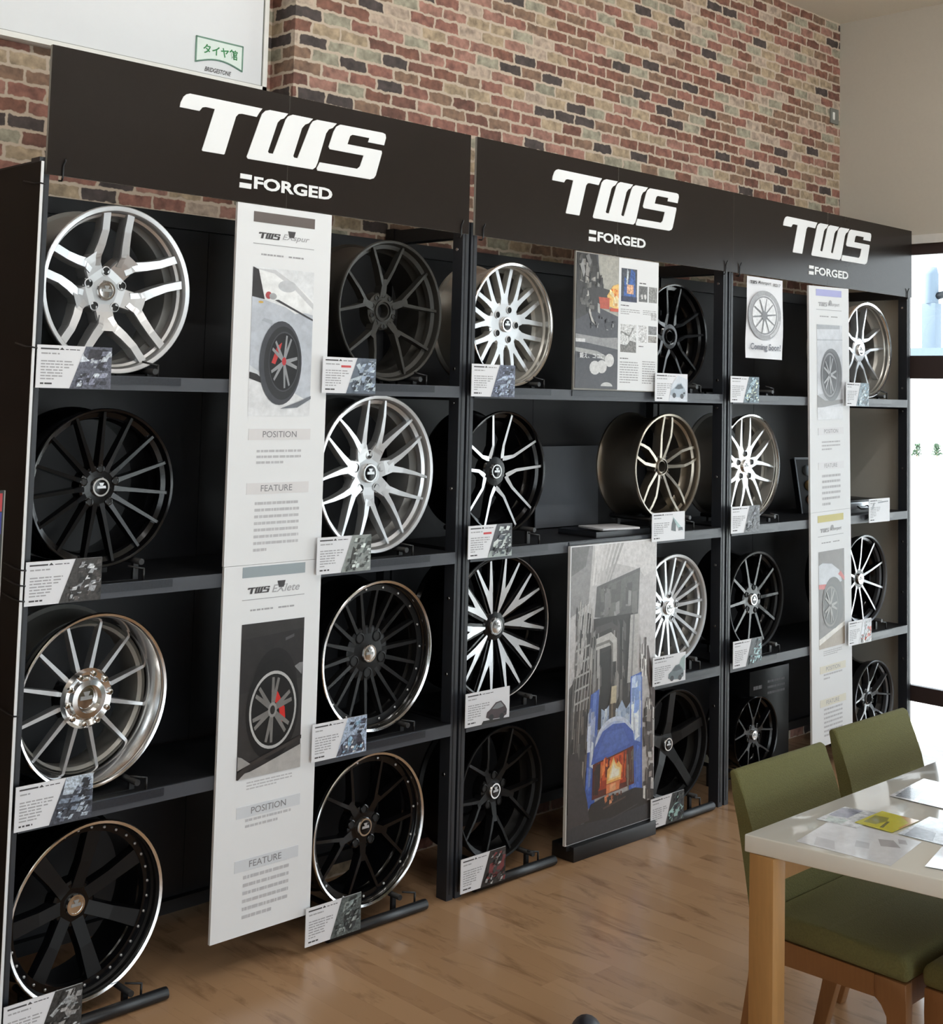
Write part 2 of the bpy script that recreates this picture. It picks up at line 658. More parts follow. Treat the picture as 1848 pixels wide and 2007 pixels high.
def clutter(u0, v0, u1, v1, n, cols, w, h, seed, slant=0.0):
    """small overlapping strokes that give a print the detail of a photograph"""
    rd = random.Random(seed)
    out = []
    for _ in range(n):
        ww, hh = rd.uniform(*w), rd.uniform(*h)
        u = rd.uniform(u0, max(u0, u1 - ww))
        v = rd.uniform(v0, max(v0, v1 - hh))
        sl = slant * hh + rd.uniform(-.15, .15) * ww
        q = rd.uniform(-.2, .2) * hh
        cl = lambda a: min(.995, max(.005, a))
        c = rd.choice(cols)
        k = rd.uniform(.85, 1.12)
        out.append((tuple(min(255, int(x * k)) for x in c), [(cl(u), cl(v)), (cl(u + ww), cl(v + q)), (cl(u + ww + sl), cl(v + hh + q)), (cl(u + sl), cl(v + hh))]))
    return out


def spoke_layers(cx, cy, rx, ry, n, rgb, w=0.12, ph=0.0, split=0.0, r0=0.12, r1=0.95):
    out = []
    for i in range(n):
        for sgn in ((-1, 1) if split else (0,)):
            a = ph + 2 * PI * i / n
            a2 = a + sgn * split
            d = (math.sin(a), math.cos(a))
            e = (math.sin(a2), math.cos(a2))
            q = (e[1] * w / 2, -e[0] * w / 2)
            poly = [(r0 * d[0] - q[0], r0 * d[1] - q[1]), (r0 * d[0] + q[0], r0 * d[1] + q[1]),
                    (r1 * e[0] + q[0] * .7, r1 * e[1] + q[1] * .7), (r1 * e[0] - q[0] * .7, r1 * e[1] - q[1] * .7)]
            out.append((rgb, [(cx + rx * u, cy + ry * v) for u, v in poly]))
    return out


# ------------------------------------------------------------------ setting
b = MB()
b.box(X0 - .2, XW + .0, Y0 - .2, YB2 + .1, -0.12, 0)
struct(b.build('floor', M['floor']))
b = MB()
b.box(X0 - .2, XW + .3, Y0 - .2, YB2 + .3, ZC, ZC + .12)
struct(b.build('ceiling', M['ceiling']))
b = MB()   # brick papered wall with its step at the left
prof = [(X0, YB2), (1.135, YB2), (1.135, YB), (XW, YB), (XW, YB2 + .3), (X0, YB2 + .3)]
lo = [b.bm.verts.new((x, y, 0)) for x, y in prof]
hi = [b.bm.verts.new((x, y, ZC)) for x, y in prof]
for i in range(6):
    b.face([lo[i], lo[(i + 1) % 6], hi[(i + 1) % 6], hi[i]])
b.face(lo[::-1])
b.face(hi)
struct(b.build('wall_back', M['brick']))
WY0, WY1, WZ = 0.045, -6.2, 2.60     # glazed opening of the right wall
b = MB()
b.box(XW, XW + .035, WY0, YB2 + .3, 0, ZC)
b.box(XW, XW + .035, Y0 - .2, WY1, 0, ZC)
b.box(XW, XW + .035, WY1, WY0, WZ + .035, ZC)
struct(b.build('wall_right', M['plaster']))
struct(box('wall_left', M['plaster'], X0 - .2, X0, Y0, YB2 + .3, 0, ZC))
b = MB()   # street front with its opening
b.box(X0, -3.6, Y0 - .2, Y0, 0, ZC)
b.box(4.0, XW, Y0 - .2, Y0, 0, ZC)
b.box(-3.6, 4.0, Y0 - .2, Y0, 2.70, ZC)
struct(b.build('wall_front', M['plaster']))
struct(box('trim_1', M['white_trim'], XW - .012, XW + .035, WY1, WY0, WZ - .012, WZ + .035))


def window_unit(name, horizontal_bars, y0, y1, z1, x):
    root = bpy.data.objects.new(name, None)
    COL.objects.link(root)
    root['kind'] = 'structure'
    root.location = (x, y0, 0)
    fr = MB()
    n = 4
    ws = (y1 - y0) / n
    for i in range(n + 1):
        yy = ws * i
        fr.box(-.016, .016, yy - (.02 if i == 0 else .035 if i < n else 0), yy + (0 if i == 0 else .035), 0, z1)
    fr.box(-.015, .015, y1 - y0, 0, z1 - .058, z1)
    for a, c in horizontal_bars:
        fr.box(-.017, .017, y1 - y0, 0, a, c)
    f = fr.build('window_frame', M['brown_frame'], root)
    for i in range(n):
        g = MB()
        ya, yb = ws * i - .01, ws * (i + 1) + .01
        g.box(-.003, .003, yb, ya, 0.005, z1 - .05)
        g.build('pane', M['glass'], f)
    return root


window_unit('window_1', [(1.873, 1.994), (0.199, 0.280)], WY0, WY1, 2.588, XW + .018)
w2 = window_unit('window_2', [(2.4, 2.5)], 4.0, -3.6, 2.70, 0)
w2.location = (-3.6, Y0 - .1, 0)
w2.rotation_euler = (0, 0, PI / 2)

# outside
b = MB()
b.box(XW + .2, 140, -90, 110, -0.30, -0.12)
b.box(-60, XW + .2, -90, Y0 - .2, -0.30, -0.12)
struct(b.build('ground', M['concrete']))

# ceiling lamps (real fittings of the room, above and behind the view)
lamp_words = ['near the window, front row', 'in the middle, front row', 'near the left wall, front row',
              'near the window, rear row', 'in the middle, rear row', 'near the left wall, rear row']
k = 0
for yy in (-2.6, -5.2):
    for xx in (3.1, 0.4, -2.3):
        t = thing('ceiling_light', 'white ceiling light panel ' + lamp_words[k], 'ceiling light', (xx, yy, ZC - .05), 0, 'ceiling light panels')
        k += 1
        box('housing', M['lamp'], -.62, .62, -.16, .16, .0, .05, t)
        area_light('lamp_glow', (0, 0, -.012), (0, 0, 0), 1.2, .28, CEIL_W, (1.0, 0.985, 0.965), parent=t)

for xx, wd in ((-1.3, 'left of the racks'), (.75, 'facing the left rack'), (2.45, 'facing the middle rack'), (4.0, 'facing the right rack')):  # added lamps, out of view, to brighten the upper wall
    t = thing('added_wall_washer', 'added unseen wall-brightening lamp ' + wd, 'ceiling light', (xx, -1.75, ZC), 0, 'added lamps for the upper wall')
    box('mount', M['lamp'], -.04, .04, -.03, .03, -.08, 0, t)
    b = MB()
    b.box(-.30, .30, -.05, .05, -.05, .03)
    hd = b.build('lamp_head', M['lamp'], t, (0, 0, -.13), (math.radians(-18), 0, 0), bevel=.004)
    al = area_light('lamp_glow', (0, .056, -.012), (math.radians(90), 0, 0), .56, .06, WASH_W, (1.0, 0.98, 0.95), parent=hd)
    al.data.spread = math.radians(125)

b = MB()
b.lathe([(0, 0), (.05, 0), (.052, .004), (.045, .03), (0, .03)], 24)
dl = b.build('downlight', M['brown_frame'], None, (4.40, -.43, ZC), (PI / 2, 0, 0))
tag(dl, 'small dark round fitting in the pale ceiling', 'downlight')
t = thing('light_switch', 'grey switch plate with white rocker on the brick wall by the corner', 'light switch', (4.842, YB, 3.283))
box('switch_plate', M['grey_plate'], -.04, .045, -.008, 0, 0, .085, t, .002)
box('rocker', M['white_trim'], -.022, -.004, -.013, -.007, .02, .062, t, .001)


# ------------------------------------------------------------------ wall board top left
t = thing('wall_sign', 'large white sign board with small green logo, above the left rack', 'sign', (.1, YB2, 2.797))
XR = .985   # right edge, local to x=.1
b = MB()
b.box(-1.3, XR, -.045, 0, 0, 1.0)
b.build('board', M['panel_white'], t, bevel=.003)
b = MB()
b.box(-1.3, XR, -.052, -.044, 0, .018)
b.box(XR - .018, XR, -.052, -.044, 0, 1.0)
b.build('frame', M['white_trim'], t)
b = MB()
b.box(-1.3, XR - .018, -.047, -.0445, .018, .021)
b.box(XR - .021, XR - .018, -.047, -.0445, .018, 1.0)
b.build('grey_line', M['grey_plate'], t)  # thin grey line inside the white frame
lx0, lx1, lz0, lz1 = .690, .878, .070, .142
green = mat('green_print', (44, 132, 74), 0.6)
pale = mat('pale_green_print', (226, 238, 232), 0.6)
ggrey = mat('green_grey_print', (110, 146, 128), 0.6)
b = MB()
arc = [(lx0 + (lx1 - lx0) * i / 12, lz0 - .013 + .020 * math.sin(PI * i / 12)) for i in range(13)]
b.prism(arc + [(lx1, lz1), (lx0, lz1)], -.0475, -.0455)
em = b.build('emblem', pale, t)
b = MB()
b.box(lx0 - .003, lx1 + .003, -.049, -.0455, lz1, lz1 + .005)
b.box(lx0 - .004, lx0 + .001, -.049, -.0455, lz0 - .016, lz1 + .004)
b.box(lx1 - .001, lx1 + .004, -.049, -.0455, lz0 - .016, lz1 + .004)
b.tube([(x, -.0472, z) for x, z in arc], .0028, 6)
b.build('border', ggrey, em)
text('characters', green, 'タイヤ館', lx0 + .026, lx1 - .020, lz0 + .020, lz1 - .016, -.0486, em, bold=.02)
text('maker_name', M['dark_ink'], 'BRIDGESTONE', lx0 + .036, lx1 - .042, lz0 - .040, lz0 - .024, -.0458, t, bold=.02, shear=.35)

# ------------------------------------------------------------------ display racks
XA, XB, XC = 0.0, 1.640, 3.240      # left post centres
S1, S2, S3 = 1.759, 1.182, 0.595


def rack(label, x0, x1, lx, ybk, strips):
    """x0,x1 outer faces of the end posts; ybk back of the unit"""
    t = thing('display_rack', label, 'rack', (x0, 0, 0), 0, 'wheel display racks')
    w = x1 - x0
    pw = .030
    for xx in (0, w - pw):
        p = MB()
        p.box(xx, xx + pw, 0, .05, 0, 2.345)
        p.box(xx + .012, xx + .018, -.0015, 0, 0.02, 2.30, 1)
        po = p.build('post', [M['steel_post'], M['steel_black']], t, bevel=.0)
        bo = None
        for zz in (.42, .76, 1.02, 1.40, 1.70, 2.245, 1.82):
            xi = xx + pw if xx < .1 else xx
            sg = 1 if xx < .1 else -1
            if bo is None:
                bl = MB()
                bl.tube([(0, 0, 0), (sg * .004, 0, 0)], .006, 8)
                bo = bl.build('bolt', M['bolt'], po, (xi, .026, zz))
            else:
                inst(bo, 'bolt', po, None, (xi, .026, zz))
        box('post', M['steel_black'], xx, xx + pw, ybk - .045, ybk, 0, 2.345, t)
        box('side_rail', M['steel_black'], xx + .004, xx + pw - .004, .05, ybk - .045, 2.29, 2.338, t)
        for zz in (S1, S2, S3):
            box('side_rail', M['steel_black'], xx + .004, xx + pw - .004, .05, ybk - .045, zz - .05, zz - .012, t)
    box('back_rail', M['steel_black'], pw, w - pw, ybk - .03, ybk - .005, 2.25, 2.30, t)
    for zz in (.10, ):
        box('back_rail', M['steel_black'], pw, w - pw, ybk - .03, ybk - .005, zz - .04, zz, t)
    h = (w - 2 * pw)
    nb = 2
    for i in range(nb):
        box('back_panel', M['panel_black'], pw + h * i / nb + .001, pw + h * (i + 1) / nb - .001, ybk - .004, ybk, .06, 2.296, t)
    for zz in (S1, S2, S3):
        sh = MB()
        sh.box(pw, w - pw, .004, ybk - .031, zz - .022, zz)
        so = sh.build('shelf', M['panel_black'], t)
        box('shelf_edge', M['shelf_lip'], pw + .001, w - pw - .001, -.004, .004, zz - .040, zz, so)
        for (sx0, sx1) in strips:
            box('label_strip', M['strip_dark'], sx0 - x0, sx1 - x0, -.007, -.004, zz - .024, zz - .002, so)
    return t


rack('black metal wheel rack below the largest left header sign', -.015, 1.614, None, .42, [(.212, .45), (1.172, 1.46)])
rack('black metal wheel rack in the middle, with the furnace poster', 1.625, 3.212, None, .42, [(1.832, 2.06), (2.18, 2.62), (2.90, 3.15)])
rack('black metal wheel rack at the right end beside the window', 3.226, 4.888, None, .42, [(3.42, 3.62), (4.42, 4.70)])

# side board at the left end
t = thing('side_board', 'black end board with white edge closing the left rack', 'board', (-.022, 0, 0))
b = MB()
b.box(-.003, .003, -.030, .54, .0, 2.328)
b.build('board', M['end_board'], t)
box('core_edge', M['panel_white'], -.0034, .0044, -.0325, -.030, .0, 2.328, t)
for zz in (2.27, 1.83, 1.245, 1.205, 1.165, .87):
    b = MB()
    b.tube([(-.012, .05, zz + .01), (-.006, .0, zz), (-.004, -.034, zz - .002), (.010, -.034, zz - .004)], .0022, 6)
    b.build('wire_tie', M['rubber'], t)
t = thing('leaflet_board', 'narrow dark standing board with red and blue print at the left border', 'board', (-.260, -.10, 0))
box('board', M['rubber'], 0, .146, 0, .010, 0, 1.458, t)
box('edge', M['sign_edge'], .1462, .149, 0, .010, 0, 1.458, t)
picture('print', M['print'], (0, 1.0, .146, 1.458), [((178, 34, 44), rect_p(0, .885, .97, .985)), ((32, 34, 130), rect_p(0, .76, .97, .88)), ((196, 198, 204), rect_p(0, .2, .8, .70))], -.0005, t)

# ------------------------------------------------------------------ header signs
LT = [(-.397, .0738), (-.3947, .0879), (-.386, .1064), (-.3762, .1155), (-.3643, .1198), (-.1049, .1191), (-.1168, .1032), (-.1247, .0897), (-.1783, .0905), (-.1911, .088), (-.2003, .0782), (-.2361, -.0419), (-.2385, -.0438), (-.3132, -.0441), (-.3158, -.0413), (-.2767, .0881), (-.3078, .0892), (-.32, .086), (-.3298, .0736)]
LW = [(-.1562, -.0389), (-.1114, .0875), (-.1055, .1024), (-.0927, .1145), (-.0763, .1196), (-.0064, .1198), (-.0221, .1023), (-.0354, .0962), (-.0458, .085), (-.0784, -.0115), (-.0749, -.0155), (-.0588, -.0153), (-.0158, .0989), (-.0061, .1118), (.0115, .1198), (.0913, .1198), (.075, .1025), (.0612, .0962), (.0492, .0829), (.0186, -.0113), (.0229, -.0157), (.0354, -.0156), (.0822, .0996), (.0916, .112), (.1083, .1194), (.1885, .1202), (.171, .1024), (.1567, .0961), (.1458, .0811), (.1156, -.0184), (.1085, -.0337), (.0968, -.0430), (-.1514, -.0442)]
LS = [(.1577, .0395), (.1758, .0916), (.1867, .1096), (.2032, .1193), (.3849, .1210), (.3967, .1176), (.3995, .106), (.392, .0797), (.3225, .0797), (.3273, .0942), (.2554, .0942), (.2452, .0879), (.2352, .0598), (.3819, .0596), (.3837, .052), (.3598, -.0267), (.3517, -.0373), (.3358, -.0430), (.116, -.0438), (.1129, -.0371), (.1241, -.0160), (.2794, -.0156), (.2903, -.0066), (.3046, .0321), (.1631, .0323)]
E1 = [(-.1763, -.0925), (-.1341, -.0925), (-.1348, -.1074), (-.177, -.1074)]
E2 = [(-.1777, -.1200), (-.1345, -.1200), (-.1352, -.1358), (-.1782, -.1358)]
ZT, ZB = 2.655, 2.299


def header(label, x0, xm, x1, cx, sc, hooks):
    t = thing('header_sign', label, 'sign', (x0, -.0068, ZB), 0, 'dark header signs over the racks')
    w = x1 - x0
    for a, c in ((0, xm - x0 - .0008), (xm - x0 + .0008, w)):
        p = MB()
        p.box(a, c, -.005, .005, 0, ZT - ZB)
        for f in p.bm.faces:
            if abs(f.calc_center_median().y) < .004:
                f.material_index = 1
        p.build('board', [M['sign'], M['sign_edge']], t)
    oz = 2.477 - ZB
    for nm, P in (('letter', LT), ('letter', LW), ('letter', LS), ('bar_mark', E1), ('bar_mark', E2)):
        p = MB()
        p.prism([(x * sc, z) for x, z in P], -.0072, -.0052, 0, (cx - x0, oz))
        p.build(nm, M['white_letter'], t)
    text('word_lettering', M['white_letter'], 'FORGED', cx - x0 - .1255 * sc, cx - x0 + .180 * sc, oz - .1333, oz - .0945, -.0066, t, bold=.034)
    for hx in hooks:
        p = MB()
        p.tube([(hx - x0, .012, -.012), (hx - x0, -.004, -.014), (hx - x0, -.009, -.006), (hx - x0, -.0085, .028), (hx - x0 + .004, -.012, .040), (hx - x0 + .002, -.016, .046)], .0028, 6)
        p.build('hook', M['rubber'], t)
    return t


header('dark brown TWS FORGED sign over the left rack, under the white wall sign', 0.0, .800, 1.600, .800, 1.0, (.046, 1.56))
header('dark brown TWS FORGED sign over the middle rack', 1.631, 2.431, 3.238, 2.431, 1.0, (1.669, 3.177))
header('dark TWS FORGED sign over the right rack, ending at the window', 3.2385, 4.036, 4.886, 4.044, 1.025, (3.284, 4.833))

# ------------------------------------------------------------------ wheels
def ymix(r, R, rh, yh, yr, p=1.7):
    f = min(1, max(0, (r - rh) / (1 - rh)))
    return yr + (yh - yr) * (1 - f) ** p


ST = {
    'ywide': [[(.12, 0, .26), (.26, 0, .25), (.40, 0, .25), (.50, 0, .20)],
              [(.34, -5, .14), (.46, -11, .125), (.58, -19, .115), (.74, -24, .105), (.955, -26, .105)],
              [(.34, 5, .14), (.46, 11, .125), (.58, 19, .115), (.74, 24, .105), (.955, 26, .105)]],
    'thin': [[(.16, 0, .085), (.35, 0, .06), (.95, 0, .040)]],
    'thinwide': [[(.18, 0, .09), (.5, 0, .065), (.95, 0, .055)]],
    'wide5': [[(.16, 0, .25), (.4, 0, .20), (.97, 0, .185)]],
    'broad': [[(.16, 0, .17), (.5, 0, .17), (.95, 0, .22)]],
    'v': [[(.15, 0, .24), (.28, 0, .21), (.42, 0, .17)], [(.34, -3.5, .10), (.55, -10, .072), (.75, -14, .050), (.955, -17, .032)],
          [(.34, 3.5, .10), (.55, 10, .072), (.75, 14, .050), (.955, 17, .032)]],
    'v10': [[(.14, 0, .13), (.34, 0, .11), (.45, 0, .07)], [(.38, -4, .06), (.6, -13, .048), (.96, -18, .042)], [(.38, 4, .06), (.6, 13, .048), (.96, 18, .042)]],
    'v9': [[(.18, 0, .24), (.40, 0, .19), (.52, 0, .14)], [(.42, -3.5, .11), (.6, -7.5, .085), (.97, -12, .076)], [(.42, 3.5, .11), (.6, 7.5, .085), (.97, 12, .076)]],
    'kink': [[(.26, -1, .085), (.31, -10, .085), (.44, -20, .060), (.95, -22.5, .044)], [(.26, 1, .085), (.31, 10, .085), (.44, 20, .060), (.95, 22.5, .044)]],
    'fork': [[(.19, 0, .030), (.36, 0, .10), (.54, 0, .165)], [(.50, -3.4, .090), (.62, -6, .070), (.955, -8.8, .036)], [(.50, 3.4, .090), (.62, 6, .070), (.955, 8.8, .036)],
             ('body', [(.15, 0, .10), (.50, 0, .25), (.60, 0, .27)]), ('body', [(.5, -5, .14), (.96, -9, .10)]), ('body', [(.5, 5, .14), (.96, 9, .10)])],
    'twin': [[(.15, -14, .075), (.35, -15, .065), (.6, -14, .06), (.8, -10, .055), (.96, -7, .055)], [(.15, 14, .075), (.35, 15, .065), (.6, 14, .06), (.8, 10, .055), (.96, 7, .055)]],
    'lines': [[(.16, 0, .07), (.5, 0, .05), (.955, 0, .048)]],
}


def wheel(label, c, D, yaw, style, n, phase, rec, mats, lip=None, hub=.17, cap='plain', lugs=(5, .23, .042, 0), th=.030, width=.215, rivets=0, lw=.048, dishm=None, y0=.03):
    """c = centre (x, z) of the front rim circle measured for a front plane at y=.03; y0 = where that plane stands"""
    body, face, lipm, barrel, hubm = mats
    k = (y0 - CAM[1]) / (.03 - CAM[1])
    c = (CAM[0] + (c[0] - CAM[0]) * k, CAM[2] + (c[1] - CAM[2]) * k)
    R = D / 2 * k
    t = thing('alloy_wheel', label, 'wheel', (c[0], y0, c[1] - R), yaw, 'display wheels')
    o = (0, 0, R)
    rr = 1 - lw if lip is None else (1 - lip[0])      # radius where the spokes land
    dish = .010 if lip is None else lip[1]
    ri = R * .865 if lip is None else R * (rr - .05)
    # barrel: inner face, rear flange, drop centre, front bead seat
    prof = [(R * (rr - .005), dish + .006), (R * (rr - .02), dish + .03), (ri + .004, .070), (ri - .004, .080), (ri - .004, .14), (R * .90, width - .012), (R * .93, width - .008), (R * .965, width),
            (R * .995, width - .004), (R * .995, width - .012), (R * .95, width - .022), (R * .93, width - .045), (R * .90, width - .07), (R * .90, .07), (R * .945, .034), (R * .955, .016), (R * .99, .010), (R * .985, .008)]
    b = MB()
    b.lathe(prof, 72)
    b.build('barrel', barrel, t, o, angle=.6)
    # front lip ring
    q = 1 - lw
    pl = [(R * .985, .010), (R, .008), (R * .998, .002), (R * .988, 0), (R * (1 - lw * .45), .001), (R * (1 - lw * .8), .003), (R * q, .009), (R * (q - .004), .020), (R * .97, .020)]
    if lip is None:   # bright bead ledge seen between the spokes
        pl[-2:] = [(R * (q - .006), .024), (R * .885, .030), (R * .872, .046), (R * .95, .046)]
    b = MB()
    b.lathe(pl, 72, closed=True)
    b.build('rim_lip', lipm, t, o, angle=.5)
    if lip is not None:
        b = MB()
        b.lathe([(R * (q + .001), .008), (R * (q - .012), .012), (R * (rr + .025), dish * .8), (R * (rr + .018), dish * .85), (R * rr, dish), (R * (rr - .02), dish + .03), (R * (rr + .02), dish + .03), (R * (q + .001), .014)], 72, closed=True)
        b.build('dish', dishm or lipm, t, o, angle=.5)
    # spokes
    yh = rec
    yr = dish + .004
    b = MB()
    for br in ST[style]:
        only_body = br[0] == 'body'
        if only_body:
            br = br[1]
        pts = []
        for (r, a, w) in br:
            aa = math.radians(a)
            rs = r * rr / .95
            pts.append((R * rs * math.cos(aa), R * rs * math.sin(aa), w * R, ymix(rs, R, hub, yh, yr) + (.006 if only_body else 0), th * (1.15 - .4 * r)))
        # refine
        fine = []
        for i in range(len(pts) - 1):
            for k in range(3):
                f = k / 3
                fine.append(tuple(pts[i][j] * (1 - f) + pts[i + 1][j] * f for j in range(5)))
        fine.append(pts[-1])
        b.sweep(fine, 0 if only_body else 1)
    sp0 = None
    for i in range(n):
        rot = (0, math.radians(phase + 360 / n * i), 0)
        if sp0 is None:
            sp0 = b.build('spoke', [body, face], t, o, rot)
        else:
            inst(sp0, 'spoke', t, rot)
    # hub
    b = MB()
    hb = hub + .07
    b.lathe([(R * .10, yh - .002), (R * hb * .9, yh - .001), (R * hb, yh + .004), (R * hb * 1.02, yh + .045), (R * .10, yh + .045)], 40, closed=True)
    ho = b.build('hub', hubm, t, o, angle=.5)
    if lugs:
        nl, lr, lrad, lph = lugs
        l0 = None
        for i in range(nl):
            a = math.radians(lph + 360 / nl * i)
            pos = (R * lr * math.sin(a), 0, R * lr * math.cos(a))
            if l0 is None:
                b = MB()
                q = R * lrad
                b.lathe([(q * 1.25, yh + .010), (q * 1.25, yh - .004), (q, yh - .005), (q * .95, yh - .0025), (0, yh - .0025)], 16, mis=[0, 0, 1, 1])
                l0 = b.build('lug_hole', [hubm, M['hole_shade']], ho, pos, angle=.5)  # raised ring with a black disc painted as the hole's shade
            else:
                inst(l0, 'lug_hole', ho, None, pos)
    cm = M['chrome']
    if cap == 'open':
        b = MB()
        b.lathe([(R * .155, yh + .01), (R * .155, yh - .006), (R * .13, yh - .008), (R * .125, yh + .030), (0, yh + .030)], 32, mis=[0, 0, 1, 1])
        b.build('bore', [hubm, M['hole_shade']], t, o, angle=.5)
    else:
        q = R * (.115 if cap != 'big' else .15)
        b = MB()
        b.lathe([(q * 1.08, yh + .012), (q * 1.08, yh - .008), (q, yh - .012), (q * .82, yh - .012), (q * .8, yh - .0105), (0, yh - .0125)], 32, mis=[0, 0, 0, 1, 1])
        co = b.build('center_cap', [cm, {'plain': cm, 'big': cm, 'ring': M['gloss_black'], 'dark': M['gloss_black']}[cap]], t, o, angle=.4)
        b = MB()   # cap emblem: a small upright mark and a cross bar
        yy = yh - .0135
        b.prism([(-q * .55, -q * .12), (q * .55, -q * .12), (q * .5, q * .16), (-q * .5, q * .16)], yy, yy + .002)
        b.prism([(-q * .12, q * .12), (q * .12, q * .12), (q * .3, q * .5), (-q * .3, q * .5)], yy, yy + .002)
        b.build('emblem', M['silver'] if cap in ('ring', 'dark') else M['barrel_grey'], co)
    if cap == 'big':   # stepped polished hub
        b = MB()
        b.lathe([(R * .34, yh + .02), (R * .345, yh - .012), (R * .31, yh - .022), (R * .25, yh - .016), (R * .22, yh - .026), (R * .16, yh - .028), (R * .15, yh - .010)], 40)
        b.build('hub_ring', M['chrome'], t, o, angle=.5)
        bo = None
        for i in range(10):
            a = math.radians(36 * i + 10)
            pos = (R * .285 * math.sin(a), yh - .022, R + R * .285 * math.cos(a))
            if bo is None:
                b = MB()
                b.lathe([(R * .035, .006), (R * .035, -.006), (R * .02, -.009), (0, -.009)], 10)
                bo = b.build('hub_bolt', M['chrome'], t, pos, angle=.5)
            else:
                inst(bo, 'hub_bolt', t, None, pos)
    if rivets:
        r0 = None
        for i in range(rivets):
            a = 2 * PI * (i + .5) / rivets
            q = R * (rr - .045) if rivets < 30 else R * (rr - .04)
            pos = (q * math.sin(a), dish + .006, R + q * math.cos(a))
            if r0 is None:
                b = MB()
                b.lathe([(.0042, .012), (.0042, -.004), (.0025, -.0055), (0, -.0055)], 8)
                r0 = b.build('rivet', M['silver'], t, pos, angle=.6)
            else:
                inst(r0, 'rivet', t, None, pos)
        b = MB()
        b.lathe([(R * rr, dish + .004), (R * (rr - .085), dish + .006), (R * (rr - .085), dish + .03), (R * rr, dish + .03)], 72, closed=True)
        b.build('flange', body, t, o, angle=.5)
    return t


mm = M
SIL = (mm['silver_paint'], mm['silver'], mm['silver'], mm['barrel_grey'], mm['silver_paint'])
BLK = (mm['gloss_black'],) * 5
SAT = (mm['satin_black'],) * 5
wheel('silver wheel with five wide forked spokes, top of the far-left column', (.258, 2.004), .481, .04, 'ywide', 5, 36, .078, SIL, hub=.22, lugs=(5, .235, .048, 0), th=.045, lw=.075)
wheel('gloss black wheel with fifteen thin spokes, second in the far-left column', (.24, 1.445), .446, .0, 'thin', 15, 0, .030, BLK, hub=.2, cap='dark', th=.03)
wheel('polished chrome wheel with twelve thin spokes and a deep lip, third in the far-left column', (.243, .858), .480, .08, 'thin', 12, 14, .058, (mm['silver'], mm['silver'], mm['chrome'], mm['barrel_steel'], mm['chrome']), (.13, .062), hub=.24, cap='big', lugs=None, th=.026, lw=.05, y0=.056)
wheel('black wheel with riveted dish and polished lip, on the floor at far left', (.252, .289), .483, .06, 'broad', 7, 10, .078, (mm['gloss_black'], mm['satin_black'], mm['chrome'], mm['gloss_black'], mm['gloss_black']), (.075, .036), hub=.2, lugs=None, th=.03, rivets=32, lw=.055, dishm=mm['satin_black'], y0=.056)
wheel('matte dark wheel with split spokes and open bore, top right of the left rack', (1.289, 2.008), .480, .04, 'v10', 5, -3, .050, (mm['matte_gunmetal'],) * 5, hub=.2, cap='open', lugs=(10, .22, .03, 0), th=.03, lw=.05)
wheel('silver wheel with seven V-shaped spoke pairs, second row right of the tall poster', (1.248, 1.459), .528, .05, 'v', 7, 26, .050, SIL, hub=.2, cap='ring', lugs=(5, .235, .05, 0), th=.032, lw=.062)
wheel('black wheel with eighteen fine spokes and chrome lip, right of the tall poster', (1.276, .859), .496, .04, 'thin', 18, 5, .058, (mm['satin_black'], mm['satin_black'], mm['chrome'], mm['satin_black'], mm['satin_black']), (.070, .030), hub=.3, lugs=(5, .26, .06, 36), th=.026, rivets=18, lw=.055, dishm=mm['gloss_black'])
wheel('black ten-spoke wheel with chrome lip, on the floor right of the tall poster', (1.263, .300), .492, .04, 'v10', 5, 36, .040, (mm['gloss_black'], mm['gloss_black'], mm['chrome'], mm['gloss_black'], mm['gloss_black']), (.060, .024), hub=.2, cap='ring', lugs=(5, .23, .05, 0), th=.032, rivets=15, lw=.052, dishm=mm['gloss_black'])
wheel('silver wheel with curved forked spokes and polished lip, top left of the middle rack', (1.889, 1.9945), .462, .05, 'v9', 9, -5, .046, (mm['barrel_steel'], mm['silver'], mm['chrome'], mm['barrel_steel'], mm['silver']), (.085, .036), hub=.3, cap='ring', lugs=(5, .25, .05, 18), th=.03, lw=.06, dishm=mm['barrel_steel'])
wheel('black wheel with ten silver line-faced spokes, second row left of the middle rack', (1.854, 1.451), .447, .0, 'kink', 5, 36, .050, (mm['gloss_black'], mm['machined'], mm['gloss_black'], mm['gloss_black'], mm['gloss_black']), hub=.19, cap='dark', lugs=None, th=.034, y0=.056)
wheel('black wheel with ten silver wishbone spokes, third row left of the middle rack', (1.854, .891), .520, .0, 'fork', 10, 16, .032, (mm['gloss_black'], mm['machined'], mm['silver'], mm['gloss_black'], mm['gloss_black']), (.055, .006), hub=.15, lugs=None, th=.034, lw=.018, dishm=mm['gloss_black'], y0=.056)
wheel('matte black wheel on the floor, left of the furnace poster', (1.884, .299), .471, .08, 'v10', 5, 36, .046, SAT, hub=.2, cap='ring', lugs=(5, .23, .05, 0), th=.03, y0=.056)
wheel('gloss black wheel with open bore, top right of the middle rack', (2.885, 1.998), .448, .0, 'kink', 5, 36, .036, BLK, hub=.19, cap='open', lugs=None, th=.03)
wheel('dark bronze wheel with five petal spokes, second row right of the middle rack', (2.847, 1.448), .450, .0, 'twin', 5, 3, .040, (mm['bronze'],) * 5, hub=.12, cap='open', lugs=(5, .2, .03, 36), th=.042, lw=.06)
wheel('silver wheel with eighteen slim spokes, right of the furnace poster', (2.903, .857), .454, .0, 'thinwide', 18, 5, .040, (mm['silver'], mm['silver'], mm['silver'], mm['barrel_steel'], mm['silver']), hub=.26, cap='plain', lugs=(5, .24, .055, 150), th=.026, lw=.07)
